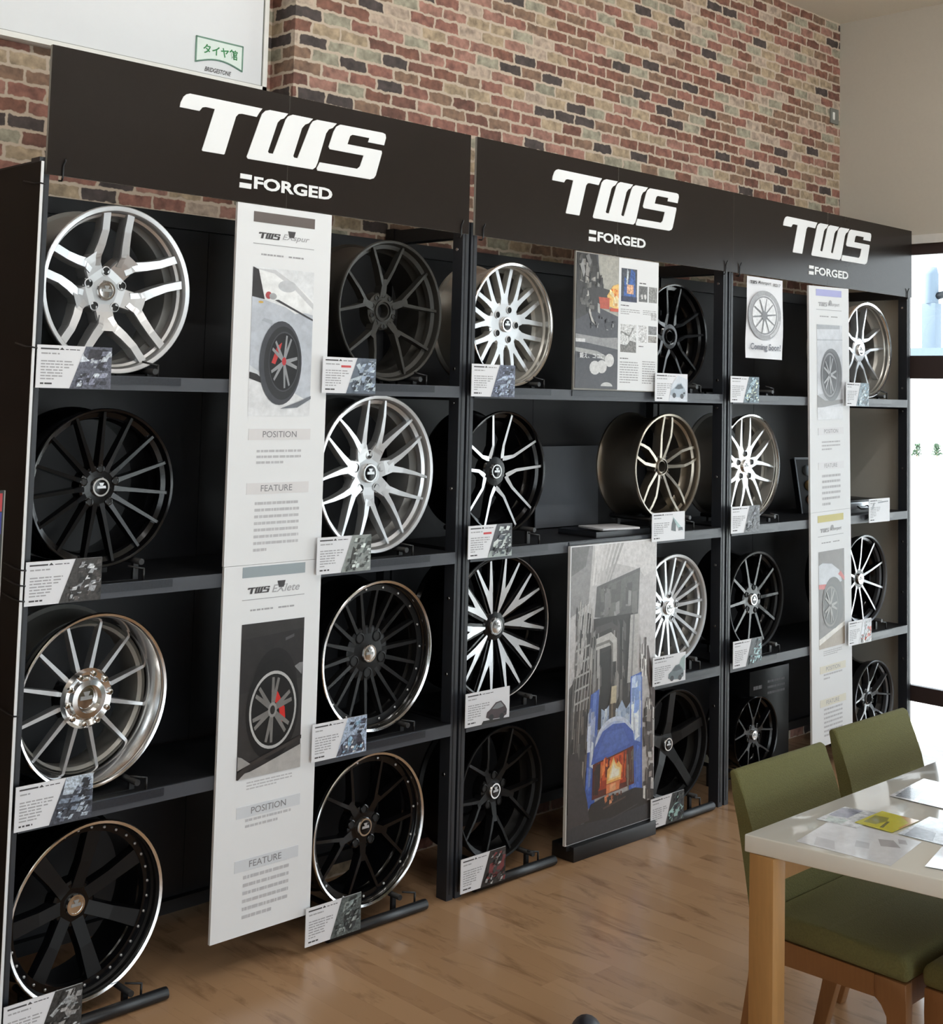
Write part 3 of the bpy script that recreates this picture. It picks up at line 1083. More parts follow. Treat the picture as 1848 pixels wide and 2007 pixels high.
wheel('black wheel with five wide spokes, on the floor right of the furnace poster', (2.915, .294), .460, .0, 'wide5', 5, 0, .046, SAT, hub=.16, cap='ring', lugs=None, th=.035)
wheel('silver mesh-spoked wheel with chrome lip, second row of the right rack', (3.458, 1.439), .473, .0, 'v', 7, 24, .036, (mm['barrel_steel'], mm['silver'], mm['chrome'], mm['barrel_steel'], mm['chrome']), (.065, .022), hub=.18, cap='plain', lugs=(5, .23, .05, 0), th=.032, lw=.055, dishm=mm['barrel_steel'], y0=.056)
wheel('dark wheel with ten tapered spokes, third row left of the slim poster', (3.515, .839), .436, .0, 'thinwide', 10, 14, .028, (mm['gloss_black'],) * 2 + (mm['satin_black'], mm['gloss_black'], mm['gloss_black']), hub=.26, cap='dark', lugs=(5, .25, .05, 10), th=.03, lw=.06)
wheel('small black wheel on the floor left of the slim poster', (3.52, .240), .344, .0, 'v10', 5, 0, .022, BLK, hub=.2, cap='plain', lugs=(5, .26, .05, 36), th=.026, width=.17)
wheel('bright silver wheel with V spokes and polished lip, top right beside the window', (4.508, 2.0075), .489, .0, 'kink', 5, 36, .052, (mm['silver_paint'], mm['silver'], mm['chrome'], mm['barrel_steel'], mm['silver']), (.085, .034), hub=.19, cap='plain', lugs=None, th=.036, lw=.07, dishm=mm['barrel_steel'])
wheel('black wheel with ten silver-edged line spokes, third row beside the window', (4.483, .853), .446, .0, 'lines', 10, -2, .036, (mm['gloss_black'], mm['machined'], mm['gunmetal'], mm['gloss_black'], mm['gloss_black']), hub=.18, cap='plain', lugs=None, th=.034, lw=.055)
wheel('gunmetal grey wheel with forked spokes, on the floor beside the window', (4.583, .247), .390, .0, 'v10', 5, 0, .042, (mm['gunmetal'],) * 3 + (mm['gloss_black'], mm['gunmetal']), hub=.2, cap='open', lugs=(5, .25, .045, 36), th=.03, width=.18, lw=.06)


# ------------------------------------------------------------------ wheel stands
def stand(label, cx, zs, zb, R, floor=False, pin=.14, bar=(-.20, .22)):
    t = thing('wheel_stand', label, 'stand', (cx, 0, zs + .0006), 0, 'wheel stands')
    dx = .11
    hz = zb - zs + R - math.sqrt(R * R - dx * dx)      # underside of the rim above each rod
    r = max(.004, min(.009, hz * .36))
    zr = hz - r * 1.5 - (.003 if hz > .03 else 0)
    for s in (-1, 1):
        p = MB()
        p.tube([(s * dx, .0, zr), (s * dx, .25, zr)], r, 10)
        p.build('cradle_rod', M['rubber'], t)
    for yy in (.030, .205):
        p = MB()
        u0, u1, hb, ht = dx + .008, dx - .008, .001, max(.0035, zr - r * .6)
        p.prism([(-u0, 0), (u0, 0), (u0, ht), (u1, ht), (u1, hb), (-u1, hb), (-u1, ht), (-u0, ht)], yy, yy + .012)
        p.build('foot_block', M['rubber'], t)
    if floor:
        b_ = MB()
        b_.tube([(bar[0], -.004, .018), (bar[1], -.004, .018)], .017, 12)
        b_.build('base_bar', M['rubber'], t)
    z0 = .03 if floor else 0
    p = MB()
    p.tube([(pin, .004, z0), (pin, .004, z0 + .034)], .0035, 8)
    p.tube([(pin + .002, .004, z0 + .032), (pin - .045, .016, z0 + .042)], .003, 8)
    p.build('stop_pin', M['rubber'], t)


DEEP = ('far-left third wheel', 'far-left floor wheel', 'silver line-faced wheel', 'silver wishbone wheel', 'matte black floor wheel', 'silver mesh wheel')
WS = [('far-left top wheel', .258, S1, 1.7635, .2405, .12), ('far-left second wheel', .24, S2, 1.222, .223, .12), ('far-left third wheel', .243, S3, .618, .24, .14), ('far-left floor wheel', .252, 0, .0475, .2415, .143),
      ('matte dark wheel with open bore', 1.289, S1, 1.768, .24, .14), ('silver V-spoke wheel', 1.248, S2, 1.195, .264, .14), ('fine-spoked chrome-lip wheel', 1.276, S3, .611, .248, .14), ('ten-spoke chrome-lip floor wheel', 1.263, 0, .054, .246, .178),
      ('curved-spoke silver wheel', 1.889, S1, 1.7635, .231, .14), ('silver line-faced wheel', 1.854, S2, 1.2275, .2235, .14), ('silver wishbone wheel', 1.854, S3, .631, .26, .14), ('matte black floor wheel', 1.884, 0, .0635, .2355, .14),
      ('gloss black top wheel', 2.885, S1, 1.774, .224, .14), ('dark bronze wheel', 2.847, S2, 1.223, .225, .14), ('slim-spoked silver wheel', 2.903, S3, .630, .227, .14), ('wide five-spoke floor wheel', 2.915, 0, .064, .23, .14),
      ('silver mesh wheel', 3.458, S2, 1.2025, .2365, .14), ('tapered-spoke dark wheel', 3.515, S3, .621, .218, .14), ('small black floor wheel', 3.52, 0, .068, .172, .12),
      ('bright silver window-side wheel', 4.508, S1, 1.763, .2445, .14), ('silver-edged line-spoke wheel', 4.483, S3, .630, .223, .16), ('gunmetal floor wheel', 4.583, 0, .052, .195, .12)]
for w_, cx_, zs_, zb_, R_, pin_ in WS:
    if w_ in DEEP:
        k_ = (.056 - CAM[1]) / (.03 - CAM[1])
        cx_, zb_, R_ = CAM[0] + (cx_ - CAM[0]) * k_, CAM[2] + (zb_ - CAM[2]) * k_, R_ * k_
    stand('low black stand under the ' + w_, cx_, zs_, zb_, R_, zs_ == 0, pin_)
stand('low black stand left empty under the coming-soon sheet', 3.47, S1, S1 + .006, .23, False, .12)


# ------------------------------------------------------------------ spec cards
CARD_RECT = {}


def card(label, x, ztop, style, base, shapes, red=False, w=.220, h=.115, tilt=0.0, seed=0, mt='print_fine'):
    rnd = random.Random(seed)
    zb = ztop - h
    t = thing('spec_card', label, 'card', (x, -.032, zb), 0, 'spec cards on the shelf edges')
    box('card', M['paper'], 0, w, 0, .0025, 0, h, t)
    box('holder', M['rubber'], w * .40, w * .65, .0025, .0275, h * .30, h * .62, t)
    b = MB()
    xe = w * (.56 if style == 'diag' else .62)
    b.box(.010, .062, -.0006, -.0003, h - .012, h - .008, 1)
    b.prism([(.064, h - .012), (.078, h - .012), (.071, h - .0055)], -.0006, -.0003, 1)
    greek(b, .082, xe, h - .013, h - .008, 1, -.0005, 1, False, rnd)
    greek(b, .012, xe - .02, h - .027, h - .018, 1, -.0005, 0, True, rnd)
    greek(b, .012, w * .34, h * .18, h * .66, 7, -.0005, 0, True, rnd)
    greek(b, w * .36, xe * .86, h * .45, h * .66, 3, -.0005, 0, True, rnd)
    greek(b, .012, .05, h * .06, h * .15, 1, -.0005, 1, False, rnd)
    b.build('small_print', [M['grey_ink'], M['dark_ink']], t)
    L_ = []
    if style == 'diag':
        L_.append((base, [(.44, 0), (1, 0), (1, 1), (.64, 1)]))
    elif base:
        L_.append((base, [(.42, .0), (1, 0), (1, .8), (.7, .95), (.5, .6)]))
    L_ += shapes
    if style == 'diag':
        cs = [base] + [sh[0] for sh in shapes]
        cs += [tuple(int(v * .6) for v in base), tuple(min(255, int(v * 1.5)) for v in base)]
        L_ += clutter(.66, .02, .99, .97, 46, cs, (.02, .09), (.02, .14), seed + 100, .3)
        L_ += clutter(.52, .02, .70, .38, 16, cs, (.02, .07), (.02, .12), seed + 200, .2)
    picture('photo_print', M[mt], (0, 0, w, h), L_, -.0008, t, .0002)
    if red:
        box('red_bar', mat('red_print', (206, 82, 84), .6), w * .34, w * .52, -.001, 0, h * .72, h * .78, t)
    return t


def car(u, v, s, body, dark=(40, 42, 48), glass=(70, 78, 88)):
    P = lambda pts: [(u + s * a, v + s * 1.25 * b_) for a, b_ in pts]
    return [(body, P([(0, .10), (.02, .22), (.10, .28), (.22, .42), (.34, .44), (.44, .30), (.48, .20), (.47, .08), (.38, .02), (.10, .04)])),
            (glass, P([(.13, .28), (.23, .39), (.33, .41), (.41, .29), (.26, .26)])),
            (dark, P(ell(.12, .08, .055, .075, 12))), (dark, P(ell(.36, .06, .055, .075, 12))),
            (dark, P([(.40, .12), (.46, .13), (.455, .18), (.40, .17)]))]


W_ = .220
card('spec card with snowy rock photo, top left corner of the left rack', -.011, 1.836, 'diag', (96, 98, 112), [((205, 212, 222), [(.56, .62), (.70, .66), (.62, .78), (.60, .86), (.58, .70)]), ((56, 54, 62), [(.66, .7), (.95, .72), (.92, .92), (.7, .95)])], seed=1)
card('spec card with dark car-and-headlamp photo, second shelf at far left', -.012, 1.262, 'diag', (58, 54, 52), [((150, 152, 156), [(.6, .2), (.7, .3), (.95, .42), (.92, .48), (.72, .42), (.58, .3)]), ((220, 222, 226), [(.72, .28), (.92, .40), (.94, .44), (.74, .36)])], seed=2)
card('spec card with sky and dark landscape photo, third shelf at far left', -.009, .684, 'diag', (70, 74, 84), [((186, 198, 212), [(.60, .62), (1, .56), (1, 1), (.64, 1)]), ((128, 140, 158), [(.55, .44), (1, .38), (1, .48), (.58, .54)])], seed=3)
card('spec card with wheel close-up photo, on the floor at far left', -.012, .134, 'diag', (58, 58, 58), [((160, 164, 166), [(.58, .5), (.86, .9), (.9, .86), (.62, .44)]), ((150, 150, 150), ell(.86, .56, .09, .25, 14))], seed=4)
card('spec card with silver lattice photo and red bar, top shelf right of the tall poster', .950, 1.840, 'diag', (104, 114, 128), [((190, 204, 214), [(.62, .8), (.74, .5), (.98, .1), (1, .2), (.8, .56), (.68, .86)]), ((186, 198, 208), [(.5, .3), (.72, .4), (.98, .8), (.95, .86), (.7, .5), (.52, .4)])], True, seed=5, mt='print_grain')
card('spec card with grey-green workshop photo, second shelf right of the tall poster', .952, 1.270, 'diag', (146, 152, 150), [((72, 74, 72), [(.58, .1), (.7, .1), (.72, .6), (.66, .7), (.62, .4)]), ((104, 112, 110), [(.84, .5), (1, .4), (1, 1), (.9, .9)])], seed=6, mt='print_grain')
card('spec card with pale blue car photo, third shelf right of the tall poster', .957, .694, 'diag', (170, 186, 208), [((96, 98, 112), [(.44, .02), (.52, .3), (.68, .52), (.80, .5), (.96, .3), (.98, .06)]), ((150, 186, 212), ell(.70, .34, .05, .16, 12)), ((62, 62, 72), ell(.86, .3, .06, .24, 12)), ((84, 90, 108), [(.74, .72), (.9, .8), (.98, .95), (.84, .86)])], seed=7)
card('spec card with grey-green wheel photo, on the floor right of the tall poster', .956, .139, 'diag', (92, 100, 100), [((150, 160, 158), [(.66, .6), (.9, .8), (.95, .9), (.7, .85)]), ((62, 66, 68), ell(.8, .35, .12, .28, 14))], seed=8)
card('spec card with blue mesh photo, top left corner of the middle rack', 1.613, 1.840, 'diag', (98, 104, 124), [((176, 190, 210), [(.5, .2), (.7, .3), (.96, .34), (.96, .42), (.7, .4)]), ((170, 186, 208), [(.56, .5), (.8, .56), (.98, .62), (.97, .7), (.76, .66)])], seed=9)
card('spec card with white car photo and red bar, second shelf of the middle rack', 1.616, 1.272, 'diag', (72, 74, 80), [((170, 180, 178), [(.44, 0), (1, 0), (1, .2), (.50, .2)])] + car(.56, .22, .86, (214, 222, 220)), True, seed=10, mt='print_soft')
card('white spec card with dark off-road car picture, third shelf of the middle rack', 1.623, .695, 'full', None, [((36, 36, 38), [(.36, .0), (1, 0), (1, .06), (.4, .10)])] + car(.46, .06, 1.0, (76, 66, 70), glass=(130, 134, 138)), seed=11, mt='print_soft')
card('spec card with dark red car photo, on the floor of the middle rack', 1.620, .138, 'diag', (50, 48, 48), [((124, 64, 66), [(.60, .18), (.96, .22), (.97, .66), (.64, .62)]), ((170, 172, 172), [(.66, .78), (.74, .9), (.84, .82), (.82, .66), (.78, .8)])], seed=12, mt='print_soft')
card('pale spec card with blue-grey car picture, below the gloss black top wheel', 2.663, 1.838, 'full', (206, 212, 222), car(.46, .12, 1.0, (164, 178, 192)), seed=13, mt='print_soft')
card('white spec card with a jumping car picture, below the dark bronze wheel', 2.656, 1.270, 'full', None, [((72, 80, 84), [(.58, .35), (.72, .3), (.72, .7), (.64, .78), (.6, .6)]), ((160, 190, 192), [(.62, .84), (.74, .66), (.92, .40), (.95, .3), (.80, .40), (.7, .6)]), ((96, 100, 106), [(.8, .32), (.94, .34), (.92, .44), (.82, .44)])], seed=14, mt='print_soft')
card('white spec card with teal car wreck picture, right of the furnace poster', 2.674, .693, 'full', None, [((150, 172, 172), [(.7, .3), (.98, .36), (.98, .9), (.86, .8)])] + car(.46, .06, 1.0, (104, 116, 122)), seed=15, mt='print_soft')
card('spec card with mint green car photo, on the floor right of the furnace poster', 2.674, .137, 'diag', (56, 58, 58), car(.52, .14, .92, (168, 204, 200)), seed=16, mt='print_soft')
card('spec card with lattice photo, below the coming-soon sheet', 3.198, 1.840, 'diag', (92, 112, 124), [((180, 206, 218), [(.5, .2), (.8, .9), (.88, .86), (.6, .1)]), ((220, 232, 210), ell(.93, .8, .05, .09, 10))], seed=17)
card('spec card with grainy dark photo, second shelf of the right rack', 3.212, 1.272, 'diag', (80, 82, 88), [((138, 142, 150), [(.54, .3), (.94, .2), (.96, .3), (.6, .44)])], seed=18)
card('spec card with dark photo and small pale bird shape, third shelf of the right rack', 3.237, .693, 'diag', (56, 62, 68), [((176, 214, 220), [(.72, .42), (.88, .34), (.98, .5), (.86, .62), (.74, .58)])], seed=19, mt='print_soft')
card('spec card with silver-blue photo, top shelf beside the window', 4.178, 1.836, 'diag', (120, 142, 156), [((206, 222, 230), [(.55, .1), (.8, .8), (.88, .74), (.66, .05)])], seed=20)
card('white price card with small logo and two lines of print, beside the window', 4.404, 1.261, 'full', None, [((120, 124, 130), [(.10, .52), (.22, .6), (.26, .85), (.2, .8)]), ((100, 104, 112), [(.42, .80), (.92, .84), (.92, .88), (.42, .86)])], seed=21, w=.208, h=.117)
card('crinkled spec card with red and white photo, third shelf beside the window', 4.208, .679, 'diag', (206, 210, 216), [((206, 86, 70), [(.62, .1), (.98, .28), (.98, .7), (.84, .44)]), ((226, 230, 238), [(.5, .3), (.66, .9), (.72, .7), (.6, .2)])], seed=22, mt='print_grain')


# ------------------------------------------------------------------ tall posters
def tyre_photo_light():
    L_ = [((212, 216, 222), rect_p(0, 0, 1, 1)), ((226, 228, 232), [(0, 0), (1, 0), (1, .10), (0, .30)]), ((228, 231, 235), [(.35, .66), (1, .55), (1, 1), (0, 1), (0, .8)]),
          ((190, 196, 206), [(0, .34), (.1, .31), (.9, .12), (1, .13), (1, .70), (.6, .735), (0, .805)]),
          ((60, 58, 60), [(0, .80), (.20, .785), (.09, .985), (0, 1.0)]),
          ((236, 238, 240), [(.09, .985), (.20, .79), (.44, .77), (.70, .70), (.98, .72), (.99, .80), (.80, .87), (.45, .955)]),
          ((204, 206, 210), [(.04, .99), (.34, .965), (.66, .875), (1, .74), (1, .78), (.7, .90), (.36, .99)]),
          ((196, 199, 204), ell(.56, .885, .15, .04)), ((176, 80, 84), ell(.26, .815, .05, .025)), ((168, 170, 174), ell(.33, .81, .06, .022)),
          ((70, 70, 74), [(.36, .785), (1, .66), (1, .672), (.42, .79)]),
          ((54, 52, 54), [(.0, .25), (.34, .20), (.12, .28), (0, .295)]),
          ((172, 178, 188), [(.16, .64), (.34, .62), (.33, .645), (.2, .66)]),
          ((212, 176, 96), ell(.14, .765, .04, .008)),
          ((74, 76, 82), ell(.49, .36, .345, .285, 36)), ((50, 50, 54), ell(.52, .36, .30, .25, 36)), ((74, 76, 80), ell(.54, .37, .245, .205, 32)), ((34, 34, 37), ell(.54, .37, .235, .195, 32)),
          ((196, 64, 64), [(.34, .36), (.42, .47), (.50, .50), (.46, .42), (.40, .35)])]
    L_ += spoke_layers(.54, .37, .23, .19, 5, (150, 152, 156), .16, .35, .18, .12, .95)
    L_ += [((190, 60, 66), ell(.54, .372, .035, .028, 14)), ((112, 116, 124), [(.50, .05), (.78, .06), (1, .12), (1, .14), (.8, .10)])]
    return L_


def tyre_photo_dark():
    L_ = [((52, 50, 50), rect_p(0, 0, 1, 1)), ((44, 42, 43), [(0, .55), (1, .6), (1, .93), (0, .9)]), ((84, 84, 86), [(.70, .86), (.84, .88), (.84, .90), (.7, .88)]),
          ((128, 128, 130), [(.86, .68), (.98, .62), (1, .70), (.94, .70)]), ((30, 29, 30), ell(.55, .55, .36, .27, 32, 0, PI)), ((26, 26, 27), ell(.53, .42, .42, .33, 36)),
          ((184, 184, 184), ell(.535, .415, .375, .255, 40)), ((22, 22, 23), ell(.535, .415, .345, .235, 40)),
          ((204, 46, 42), [(.50, .54), (.60, .53), (.72, .42), (.74, .32), (.66, .33), (.62, .44), (.52, .48)])]
    L_ += spoke_layers(.52, .415, .34, .23, 6, (120, 118, 116), .16, .15, .14, .15, .93)
    L_ += [((150, 148, 146), ell(.52, .415, .07, .05, 16)), ((40, 40, 40), ell(.52, .415, .04, .03, 12)),
           ((176, 174, 172), [(0, .0), (1, .0), (1, .155), (.35, .06), (.2, .04), (0, .03)]), ((58, 54, 52), [(0, 0), (.02, 0), (.22, .075), (1, .19), (1, .215), (.2, .1), (0, .045)]),
           ((150, 148, 146), [(0, .06), (.2, .09), (.06, .14), (0, .15)])]
    return L_


def slim_photo_a():
    L_ = [((198, 201, 208), rect_p(0, 0, 1, 1)), ((150, 152, 158), [(0, .95), (.9, .96), (.9, 1), (0, 1)]), ((176, 178, 184), [(0, .12), (1, .2), (1, .32), (0, .26)]),
          ((120, 118, 118), [(0, .12), (0, .26), (.3, .2), (1, .21), (1, .17)]), ((212, 214, 220), rect_p(0, 0, 1, .13)), ((164, 168, 176), [(0, .83), (1, .84), (1, .85), (0, .845)]),
          ((92, 92, 96), ell(.55, .47, .42, .28, 36)), ((60, 60, 64), ell(.50, .47, .33, .25, 36)), ((140, 140, 144), ell(.48, .47, .31, .235, 36)), ((66, 66, 70), ell(.49, .47, .28, .215, 36))]
    L_ += spoke_layers(.48, .47, .27, .21, 5, (176, 178, 182), .14, .3, .2, .1, .95)
    return L_


def slim_photo_b():
    L_ = [((98, 90, 88), rect_p(0, 0, 1, 1)), ((150, 134, 116), [(0, 0), (1, 0), (1, .22), (0, .10)]), ((214, 210, 204), [(0, .04), (1, .19), (1, .24), (0, .10)]),
          ((190, 194, 202), [(0, .66), (.45, .62), (.9, .66), (.8, .78), (.5, .86), (.15, .88), (0, .86)]), ((190, 66, 62), [(0, .62), (.35, .6), (.35, .655), (0, .665)]),
          ((190, 66, 62), [(.75, .74), (1, .66), (1, .70), (.85, .77)]), ((70, 66, 66), ell(.55, .45, .42, .27, 32)), ((52, 50, 50), ell(.46, .42, .33, .23, 32)), ((118, 114, 110), ell(.44, .42, .30, .21, 32)), ((56, 54, 54), ell(.45, .42, .27, .19, 32))]
    L_ += spoke_layers(.44, .43, .26, .19, 5, (150, 148, 146), .16, .4, .2, .1, .95)
    return L_


def half(parent, ox, z0, title, ttl2, bar, photo, grain, feat_rows, seed, tint, faint=0):
    """one poster sheet; ox = left edge x offset, z0 = offset from the upper sheet"""
    rnd = random.Random(seed)
    y = -.0007
    ink = [M['grey_ink'], M['dark_ink']]
    box('colour_bar', mat('bar_ink', bar, .5, var=.02), ox + .060, ox + .294, y - .0004, 0, 2.243 + z0, 2.275 + z0, parent)
    b = MB()
    small_mark(b, ox + .080, ox + .162, 2.194 + z0, 2.213 + z0, y, 1 if not faint else 0)
    text_into(b, ttl2, ox + .170, ox + .275, 2.192 + z0, 2.215 + z0, y, 0, .01, .3)
    if faint:
        b.prism([(ox + .176, 2.206 + z0), (ox + .180, 2.222 + z0), (ox + .192, 2.226 + z0), (ox + .202, 2.220 + z0), (ox + .204, 2.206 + z0)], y - .0002, y, 0)
    else:
        b.prism([(ox + .190, 2.226 + z0), (ox + .220, 2.226 + z0), (ox + .214, 2.206 + z0), (ox + .196, 2.206 + z0)], y - .0002, y, 1)
    b.build('title', ink, parent, recalc=False)
    b = MB()
    b.box(ox + .062, ox + .294, y - .0003, 0, 2.176 + z0, 2.178 + z0)
    greek(b, ox + .092, ox + .176, 2.139 + z0, 2.151 + z0, 1, y, 0, False, rnd)
    greek(b, ox + .196, ox + .256, 2.139 + z0, 2.151 + z0, 1, y, 0, False, rnd)
    b.build('subtitle', M['grey_ink'], parent, recalc=False)
    picture('photo_print', M[grain], (ox + .064, 1.650 + z0, ox + .298, 2.105 + z0), photo, y, parent)
    pz = [(1.500, 1.552, 3), (1.235, 1.395, feat_rows)] + ([(1.613, 1.640, 3)] if seed % 2 == 0 else [])
    for za, zb_, nr in pz:
        b = MB()
        greek(b, ox + .102, ox + .270, za + z0, zb_ + z0, nr, y, 0, True, rnd)
        b.build('paragraph', M['pale_ink'], parent, recalc=False)
    hb = mat('heading_tint', tint, .5, var=.02)
    dz = 0 if seed % 2 else -.042
    for zz, wd in ((1.594, 'POSITION'), (1.430, 'FEATURE')):
        zz = zz + z0 + (dz if wd == 'POSITION' else dz * .8)
        box('heading_band', hb, ox + .070, ox + .304, y - .0003, 0, zz - .017, zz + .017, parent)
        text('heading', M['grey_ink'] if faint else M['mid_ink'], wd, ox + .122, ox + .250 if wd == 'POSITION' else ox + .240, zz - .009, zz + .010, y - .0008, parent)


t = thing('tall_poster', 'tall white poster panel with POSITION and FEATURE text, in the left rack', 'poster', (.617, -.016, 0))
box('board', M['panel_white'], 0, .362, 0, .010, 1.2025, 2.296, t)
box('board', M['panel_white'], .002, .366, 0, .010, .115, 1.2015, t)
half(t, 0, 0, 'TWS', 'EXspur', (104, 95, 92), tyre_photo_light(), 'print_soft', 8, 31, (222, 220, 222))
half(t, .008, -1.079, 'TWS', 'EXlete', (152, 164, 170), tyre_photo_dark(), 'print_soft', 7, 32, (214, 218, 224))

t = thing('tall_poster', 'slim white poster panel with blue and yellow bars, in the right rack', 'poster', (3.858, -.016, 0))
t.rotation_euler = (0, math.radians(-1.4), 0)
t.location = (3.858 + .0555, -.016, 0)
box('board', M['panel_white'], 0, .368, 0, .010, 1.2145, 2.289, t)
box('board', M['panel_white'], .001, .369, 0, .010, .120, 1.2135, t)
half(t, .004, 0, 'TWS', 'Motorsport', (168, 170, 222), slim_photo_a(), 'print_soft', 6, 33, (228, 228, 232), 1)
half(t, .004, -1.079, 'TWS', 'Motorsport', (196, 184, 104), slim_photo_b(), 'print_soft', 8, 34, (226, 222, 206), 1)

# hanging sheet
t = thing('hanging_sheet', 'white paper sheet with a wheel picture reading Coming Soon, right rack', 'poster', (3.345, -.013, 1.925))
b = MB()
nx, nz = 6, 10
g = [[b.bm.verts.new((.29 * i / nx + (.012 * (1 - j / nz)) * (i / nx - .5), .004 * math.sin(i * 1.3 + j * .7) * (1 - j / nz), .367 * j / nz)) for i in range(nx + 1)] for j in range(nz + 1)]
for j in range(nz):
    for i in range(nx):
        b.face([g[j][i], g[j][i + 1], g[j + 1][i + 1], g[j + 1][i]], 0, True)
b.build('paper_sheet', M['paper'], t)
ph = [((150, 150, 154), ell(.47, .535, .46, .305, 40)), ((222, 223, 226), ell(.47, .535, .36, .245, 40)), ((120, 120, 124), ell(.46, .535, .355, .24, 40)), ((226, 227, 230), ell(.45, .535, .33, .22, 40)), ((192, 192, 196), ell(.47, .535, .44, .29, 18, -1.2, -.2) + ell(.47, .535, .38, .26, 18, -.2, -1.2)[::1])]
ph += spoke_layers(.45, .53, .33, .22, 10, (104, 104, 108), .10, .2, 0, .1, .98)
ph += [((104, 104, 108), ell(.45, .53, .08, .055, 16))]
picture('photo_print', M['print_grain'], (0, 0, .29, .367), ph, -.0062, t)
b = MB()
small_mark(b, .016, .070, .335, .349, -.0065, 0)
text_into(b, 'Motorsport', .080, .185, .333, .352, -.0065, 0, .01, .3)
text_into(b, 'RS317', .205, .262, .333, .347, -.0065, 0, .02)
text_into(b, 'Coming Soon!', .022, .268, .030, .068, -.0065, 1, .022)
b.build('lettering', [M['dark_ink'], mat('slate_ink', (112, 114, 126), .6)], t, recalc=False)

# ------------------------------------------------------------------ forge posters
rnd = random.Random(5)
t = thing('forge_poster', 'poster half dark forge photo and half white text, hung under the middle sign', 'poster', (2.172, -.018, 1.760))
box('board', M['sign_edge'], 0, .522, 0, .008, 0, .534, t)
WL, HH = .262, .534
ph = [((74, 74, 80), rect_p(0, 0, 1, 1)), ((168, 166, 158), [(.42, .62), (1, .55), (1, 1), (.5, 1), (.55, .8)]), ((52, 50, 50), [(0, .62), (.66, .62), (.64, .78), (.55, .85), (.45, 1), (0, 1)]),
      ((62, 60, 60), [(0, .5), (.4, .58), (.9, .66), (.85, .74), (.2, .78), (0, .8)]),
      ((150, 150, 150), [(.08, .9), (.16, .82), (.2, .86), (.14, .96)]), ((120, 120, 120), [(.2, .98), (.3, .9), (.34, .94), (.28, 1)]),
      ((232, 190, 110), [(.78, .62), (1, .60), (1, .80), (.86, .78), (.72, .70)]), ((244, 226, 180), [(.86, .63), (1, .62), (1, .72), (.9, .74)]), ((228, 130, 62), [(.84, .70), (1, .69), (1, .745), (.9, .76)]),
      ((184, 84, 62), [(.56, .60), (.78, .60), (.78, .685), (.52, .685)]), ((196, 80, 56), [(.8, .585), (1, .585), (1, .61), (.8, .61)]),
      ((186, 184, 180), [(.22, .74), (.28, .72), (.36, .54), (.46, .47), (.36, .50), (.26, .60)]), ((170, 170, 168), [(.5, .64), (.55, .63), (.56, .56), (.5, .57)]),
      ((146, 146, 148), [(0, .35), (1, .30), (1, .39), (.6, .38), (0, .40)]), ((66, 66, 72), [(0, .25), (.6, .26), (1, .30), (1, .0), (0, .0)]), ((160, 160, 160), [(0, .30), (.5, .28), (.9, .22), (.85, .19), (.4, .25), (0, .27)]),
      ((210, 210, 212), rect_p(0, .34, .22, .365)), ((206, 206, 206), ell(.46, .155, .13, .052, 14)), ((206, 206, 206), ell(.62, .165, .12, .05, 14)), ((206, 206, 206), ell(.80, .215, .11, .05, 14)), ((190, 190, 190), ell(.74, .02, .14, .03, 14, 0, PI))]
ph[3:3] = clutter(.02, .62, .62, .99, 60, [(52, 50, 50), (78, 76, 74), (112, 110, 106), (150, 148, 144), (38, 36, 36)], (.02, .10), (.02, .10), 61)
ph += clutter(.02, .56, .5, .8, 26, [(46, 44, 44), (70, 68, 68), (104, 102, 100)], (.02, .12), (.015, .06), 62) + clutter(.78, .61, 1, .76, 16, [(240, 176, 96), (250, 226, 170), (222, 120, 60)], (.02, .07), (.01, .04), 63)
ph += clutter(.30, .44, .95, .55, 18, [(140, 140, 142), (90, 90, 94), (60, 60, 66)], (.01, .06), (.005, .03), 64)
picture('photo_print', M['print_grain'], (.006, .006, .262, HH - .004), ph, -.0006, t)
box('text_sheet', M['panel_white'], .263, .520, -.0010, 0, .003, HH - .003, t)
text('caption', M['white_letter'], '鍛え、ココに', .026, .170, .122, .144, -.0075, t, bold=.005)
insets = [
    [((70, 74, 84), rect_p(.06, .67, .45, .92)), ((56, 92, 160), [(.12, .69), (.42, .69), (.40, .9), (.30, .92), (.24, .8), (.14, .86)]), ((196, 204, 210), [(.18, .8), (.22, .8), (.24, .9), (.2, .92)]), ((228, 176, 140), rect_p(.20, .73, .36, .80)), ((44, 50, 80), rect_p(.07, .67, .45, .71))],
    [((104, 104, 104), rect_p(.50, .68, .72, .80)), ((214, 214, 214), ell(.58, .72, .03, .02, 10)), ((214, 214, 214), ell(.66, .72, .03, .02, 10))],
    [((140, 140, 138), rect_p(.755, .68, .97, .80))],
    [((208, 209, 210), rect_p(.06, .29, .45, .50)), ((120, 118, 116), [(.06, .29), (.45, .29), (.45, .37), (.30, .38), (.2, .34), (.06, .35)]), ((130, 130, 128), [(.08, .45), (.28, .42), (.36, .48), (.38, .47), (.28, .405), (.06, .44)])],
    [((206, 206, 208), rect_p(.50, .37, .72, .50))], [((120, 120, 122), rect_p(.755, .435, .97, .50))], [((150, 146, 142), rect_p(.755, .375, .97, .425))], [((190, 190, 192), rect_p(.82, .545, .96, .60))]]
for ph in insets:
    picture('inset_photo', M['print_fine'], (.263, 0, .520, HH), ph, -.0012, t)
